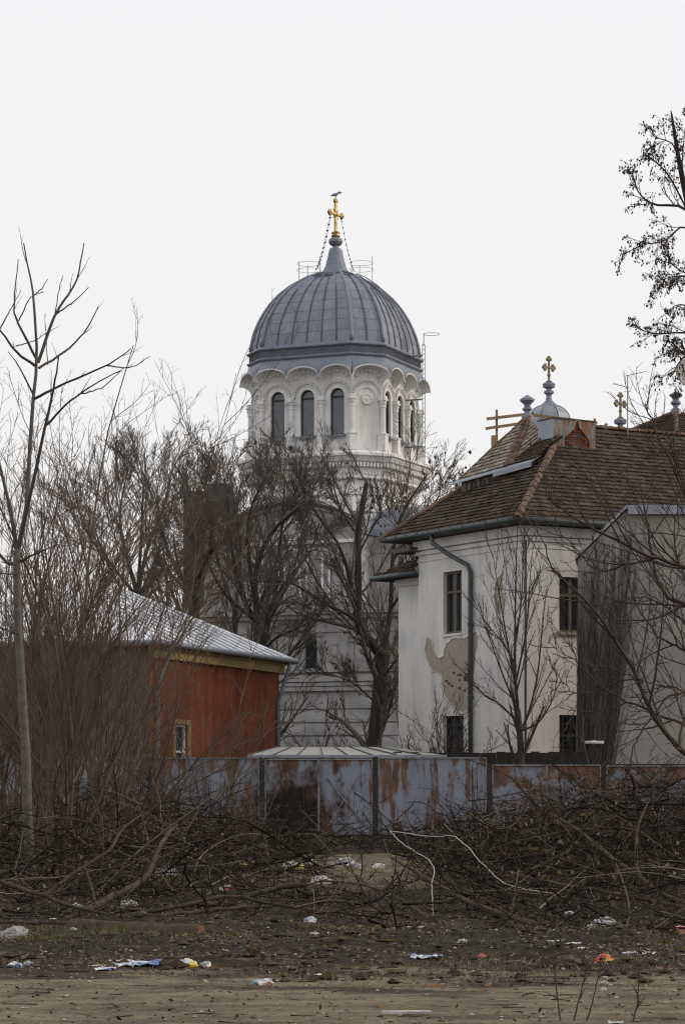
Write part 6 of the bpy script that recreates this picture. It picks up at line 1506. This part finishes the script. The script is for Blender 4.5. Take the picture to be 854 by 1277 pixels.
LIT = [  # kind, px, py (foot), width px, colours, turn, name, category, label
 ('bag', 18, 1207, 17, (WH, BL, None), .3, 'crumpled_bag', 'bag', 'small white and blue plastic bag beside a grey one on the leafy ground'),
 ('bag', 36, 1204, 14, (GR, DG, None), 1.0, 'crumpled_bag', 'bag', 'small grey plastic bag beside a blue and white one'),
 ('bag', 18, 1170, 34, ((.33,.31,.28), GR, None), .1, 'crumpled_bag', 'bag', 'flat dirty grey plastic bag at the edge of the grass by the pole'),
 ('bag', 92, 1161, 10, (GR, WH, None), .5, 'crumpled_bag', 'bag', 'tiny greyish bag in the grass before the sawn log'),
 ('sheet', 172, 1205, 50, (WH, BL, None), .05, 'crumpled_bag', 'bag', 'long white plastic bag with bright blue print'),
 ('sheet', 150, 1200, 26, (CB, WH, YE), .2, 'paper_roll', 'paper', 'beige and white paper roll beside the blue printed bag'),
 ('sheet', 200, 1203, 24, (WH, GR, None), -.25, 'paper_cup', 'cup', 'crushed white paper cup beside the blue printed bag'),
 ('sheet', 132, 1210, 24, (WH, BL, GR), .2, 'paper_sheet', 'paper', 'flat white sheet with blue print in front of the long printed bag'),
 ('sheet', 120, 1206, 16, (CB, GR, None), .7, 'paper_sheet', 'paper', 'dull beige paper scrap behind the flat blue printed sheet'),
 ('bag', 233, 1206, 25, (WH, YE, GR), .3, 'crumpled_bag', 'bag', 'white crumpled bag with bright yellow patch'),
 ('bag', 256, 1206, 17, (GR, WH, None), 1.2, 'crumpled_bag', 'bag', 'pale grey crumpled bag right beside the yellow patched one'),
 ('bottle', 281, 1201, 17, (TE, GR, None), .2, 'plastic_bottle', 'bottle', 'flattened teal plastic bottle near the white and yellow bag'),
 ('sheet', 306, 1203, 14, (GN, WH, None), .1, 'paper_sheet', 'paper', 'small green and white wrapper on the leaf litter'),
 ('bottle', 320, 1228, 22, (TE, WH, None), 1.25, 'plastic_bottle', 'bottle', 'clear greenish plastic bottle beside crumpled brown-white paper'),
 ('bag', 332, 1229, 20, (WH, BR, None), .4, 'crumpled_paper', 'paper', 'crumpled white paper with brown stain beside the greenish bottle'),
 ('plank', 243, 1185, 44, ((.36,.34,.31), GR, None), .08, 'board', 'board', 'flat whitish board lying in front of the slim log'),
 ('bag', 243, 1179, 12, (GR, WH, None), .8, 'crumpled_bag', 'bag', 'small pale bag just behind the flat whitish board'),
 ('sheet', 404, 1166, 24, ((.40,.38,.34), GR, None), .3, 'paper_plate', 'plate', 'crushed pale plate on the soil lumps by the gap'),
 ('sheet', 400, 1217, 15, (WH, GR, None), 0., 'paper_sheet', 'paper', 'small flat white scrap at the edge of the track'),
 ('sheet', 515, 1172, 22, (WH, CB, None), .1, 'paper_sheet', 'paper', 'flat off-white scrap before the slanting branch'),
 ('sheet', 519, 1158, 20, ((.45,.44,.42), CB, None), .0, 'paper_sheet', 'paper', 'dull white strip under the low straight branch'),
 ('bag', 577, 1179, 18, (WH, YE, DG), .4, 'crumpled_packet', 'packet', 'white packet with yellow patch at the end of the slanting branch'),
 ('sheet', 533, 1195, 34, (WH, BL, GR), .12, 'paper_sheet', 'paper', 'long white and lilac wrapper near the red crumpled scrap'),
 ('bag', 600, 1195, 13, (RE, PK, None), .7, 'crumpled_paper', 'paper', 'small bright red crumpled scrap in the grass'),
 ('sheet', 692, 1175, 16, (WH, GR, None), .2, 'paper_sheet', 'paper', 'narrow white scrap under the long tapered trunk'),
 ('sheet', 714, 1178, 16, (WH, GR, None), -.4, 'paper_sheet', 'paper', 'small torn white paper between the strip and the folded one'),
 ('sheet', 722, 1184, 18, (WH, CB, None), 1.0, 'paper_sheet', 'paper', 'folded white paper near the colourful packet'),
 ('bag', 752, 1200, 23, (RE, YE, (.25,.05,.25)), .2, 'crumpled_packet', 'packet', 'crumpled red, yellow and purple snack packet'),
 ('sheet', 797, 1191, 36, (CB, WH, BL), .15, 'flat_carton', 'carton', 'flattened beige and white carton by the end of the long trunk'),
 ('stone', 707, 1206, 28, ((.10,.075,.05), (.07,.055,.04), None), .2, 'earth_clod', 'clod', 'brown clod of earth behind the dry stalks'),
 ('brick', 544, 1231, 15, ((.33,.10,.055), BR, None), .3, 'broken_brick', 'brick', 'broken red brick lying on the sandy track'),
 ('brick', 471, 1221, 10, ((.25,.12,.05), BR, None), .8, 'broken_brick', 'brick', 'small brown brick piece at the edge of the track'),
 ('brick', 608, 1229, 8, ((.33,.13,.06), BR, None), .5, 'broken_brick', 'brick', 'tiny orange brick crumb right of the red brick'),
 ('brick', 822, 1208, 8, ((.42,.16,.06), BR, None), .5, 'broken_brick', 'brick', 'small orange brick crumb before the flattened carton'),
 ('plank', 507, 1266, 58, ((.50,.47,.42), (.3,.28,.25), None), .03, 'board', 'board', 'flat pale board lying on the open sandy track'),
 ('stone', 752, 1236, 8, ((.45,.42,.36), CB, None), .5, 'stone', 'stone', 'pale little stone beside the twiggy stalk, lowest of three'),
 ('stone', 753, 1228, 9, ((.42,.39,.33), CB, None), .1, 'stone', 'stone', 'pale little stone beside the twiggy stalk, middle of three'),
 ('stone', 754, 1221, 7, ((.42,.36,.28), CB, None), .9, 'stone', 'stone', 'pale little stone beside the twiggy stalk, farthest of three'),
 ('bag', 750, 1158, 34, ((.36,.36,.37), GR, None), .3, 'crumpled_bag', 'bag', 'rounded translucent grey bag under the right brush heap'),
 ('bag', 709, 1141, 12, (WH, GR, None), .3, 'crumpled_bag', 'bag', 'small white bag deep in the right brush heap'),
 ('bag', 847, 1165, 24, (PK, (.45,.25,.2), None), .4, 'crumpled_bag', 'bag', 'pink plastic bag at the end of the right heap'),
 ('bag', 431, 1082, 30, (GR, WH, None), .2, 'crumpled_bag', 'bag', 'large grey plastic bag, left one of a pair behind the sandy gap'),
 ('bag', 443, 1085, 20, ((.22,.22,.23), GR, None), .9, 'crumpled_bag', 'bag', 'darker grey plastic bag beside the large one behind the sandy gap'),
 ('bag', 472, 1083, 16, (WH, CB, None), .2, 'crumpled_bag', 'bag', 'whitish bag on the far edge of the sandy gap'),
 ('bag', 498, 1088, 10, ((.5,.45,.38), CB, None), .4, 'crumpled_bag', 'bag', 'small beige scrap on the far edge of the sandy gap'),
 ('bag', 554, 1087, 20, (WH, PK, None), .2, 'crumpled_bag', 'bag', 'white bag with pink print inside the white cable loop'),
 ('bag', 401, 1102, 24, ((.42,.41,.39), CB, None), .2, 'crumpled_bag', 'bag', 'dusty pale bag on the near edge of the sandy gap'),
 ('bag', 208, 1092, 30, ((.5,.51,.53), GR, None), .2, 'crumpled_bag', 'bag', 'pale bag caught high in the left brush heap'),
 ('bag', 303, 1080, 12, ((.55,.30,.12), YE, WH), .2, 'crumpled_packet', 'packet', 'small orange wrapper in the left brush heap'),
 ('bag', 365, 1084, 26, (WH, YE, TE), .2, 'crumpled_packet', 'packet', 'colourful yellow and teal wrappers behind the left heap'),
 ('bag', 385, 1080, 20, (WH, GR, None), .6, 'crumpled_bag', 'bag', 'white bag beside the colourful wrappers'),
 ('bag', 282, 1110, 16, (WH, RE, None), .6, 'crumpled_bag', 'bag', 'white scrap with a red patch under the crooked branch'),
 ('bag', 387, 1150, 16, ((.35,.37,.45), WH, None), .2, 'crumpled_bag', 'bag', 'bluish white scrap below the upturned stub'),
 ('bag', 160, 1132, 24, (WH, GR, None), .2, 'crumpled_bag', 'bag', 'white crumpled bag behind the forked grey branch'),
 ('bag', 95, 1133, 16, (WH, GN, GR), .2, 'crumpled_bag', 'bag', 'white and green scrap beside the short stake'),
 ('sheet', 66, 1150, 9, (WH, GR, None), .2, 'paper_sheet', 'paper', 'tiny white scrap on the long straight pole'),
 ('bag', 4, 1104, 14, (WH, GR, None), .2, 'crumpled_bag', 'bag', 'white bag behind the thicket stems'),
 ('sheet', 767, 1277, 18, ((.5,.48,.44), GR, None), .0, 'paper_sheet', 'paper', 'pale scrap on the track below the stalks'),
]
for i, (kind, px, py, wpx, cols, tz, nm, ct2, lb) in enumerate(LIT):
    p = gpos(px, py); w = wpx / F * p[1] * 1.1
    if nm == 'paper_sheet' and 'pole' in lb: p = at(px, 1147, 26.78)
    me = crumple(kind, w, i + 3); me.name = nm
    me.materials.append(pm_(*cols, rough=.9 if kind in ('stone', 'brick', 'plank') else .5))
    p = np.array(p) - np.array([0, 0, .04 * w if kind in ('bag', 'stone', 'brick') else 0]); o = link(nm, me, None, loc=p, rot=(0, 0, tz)); tag(o, lb, ct2)
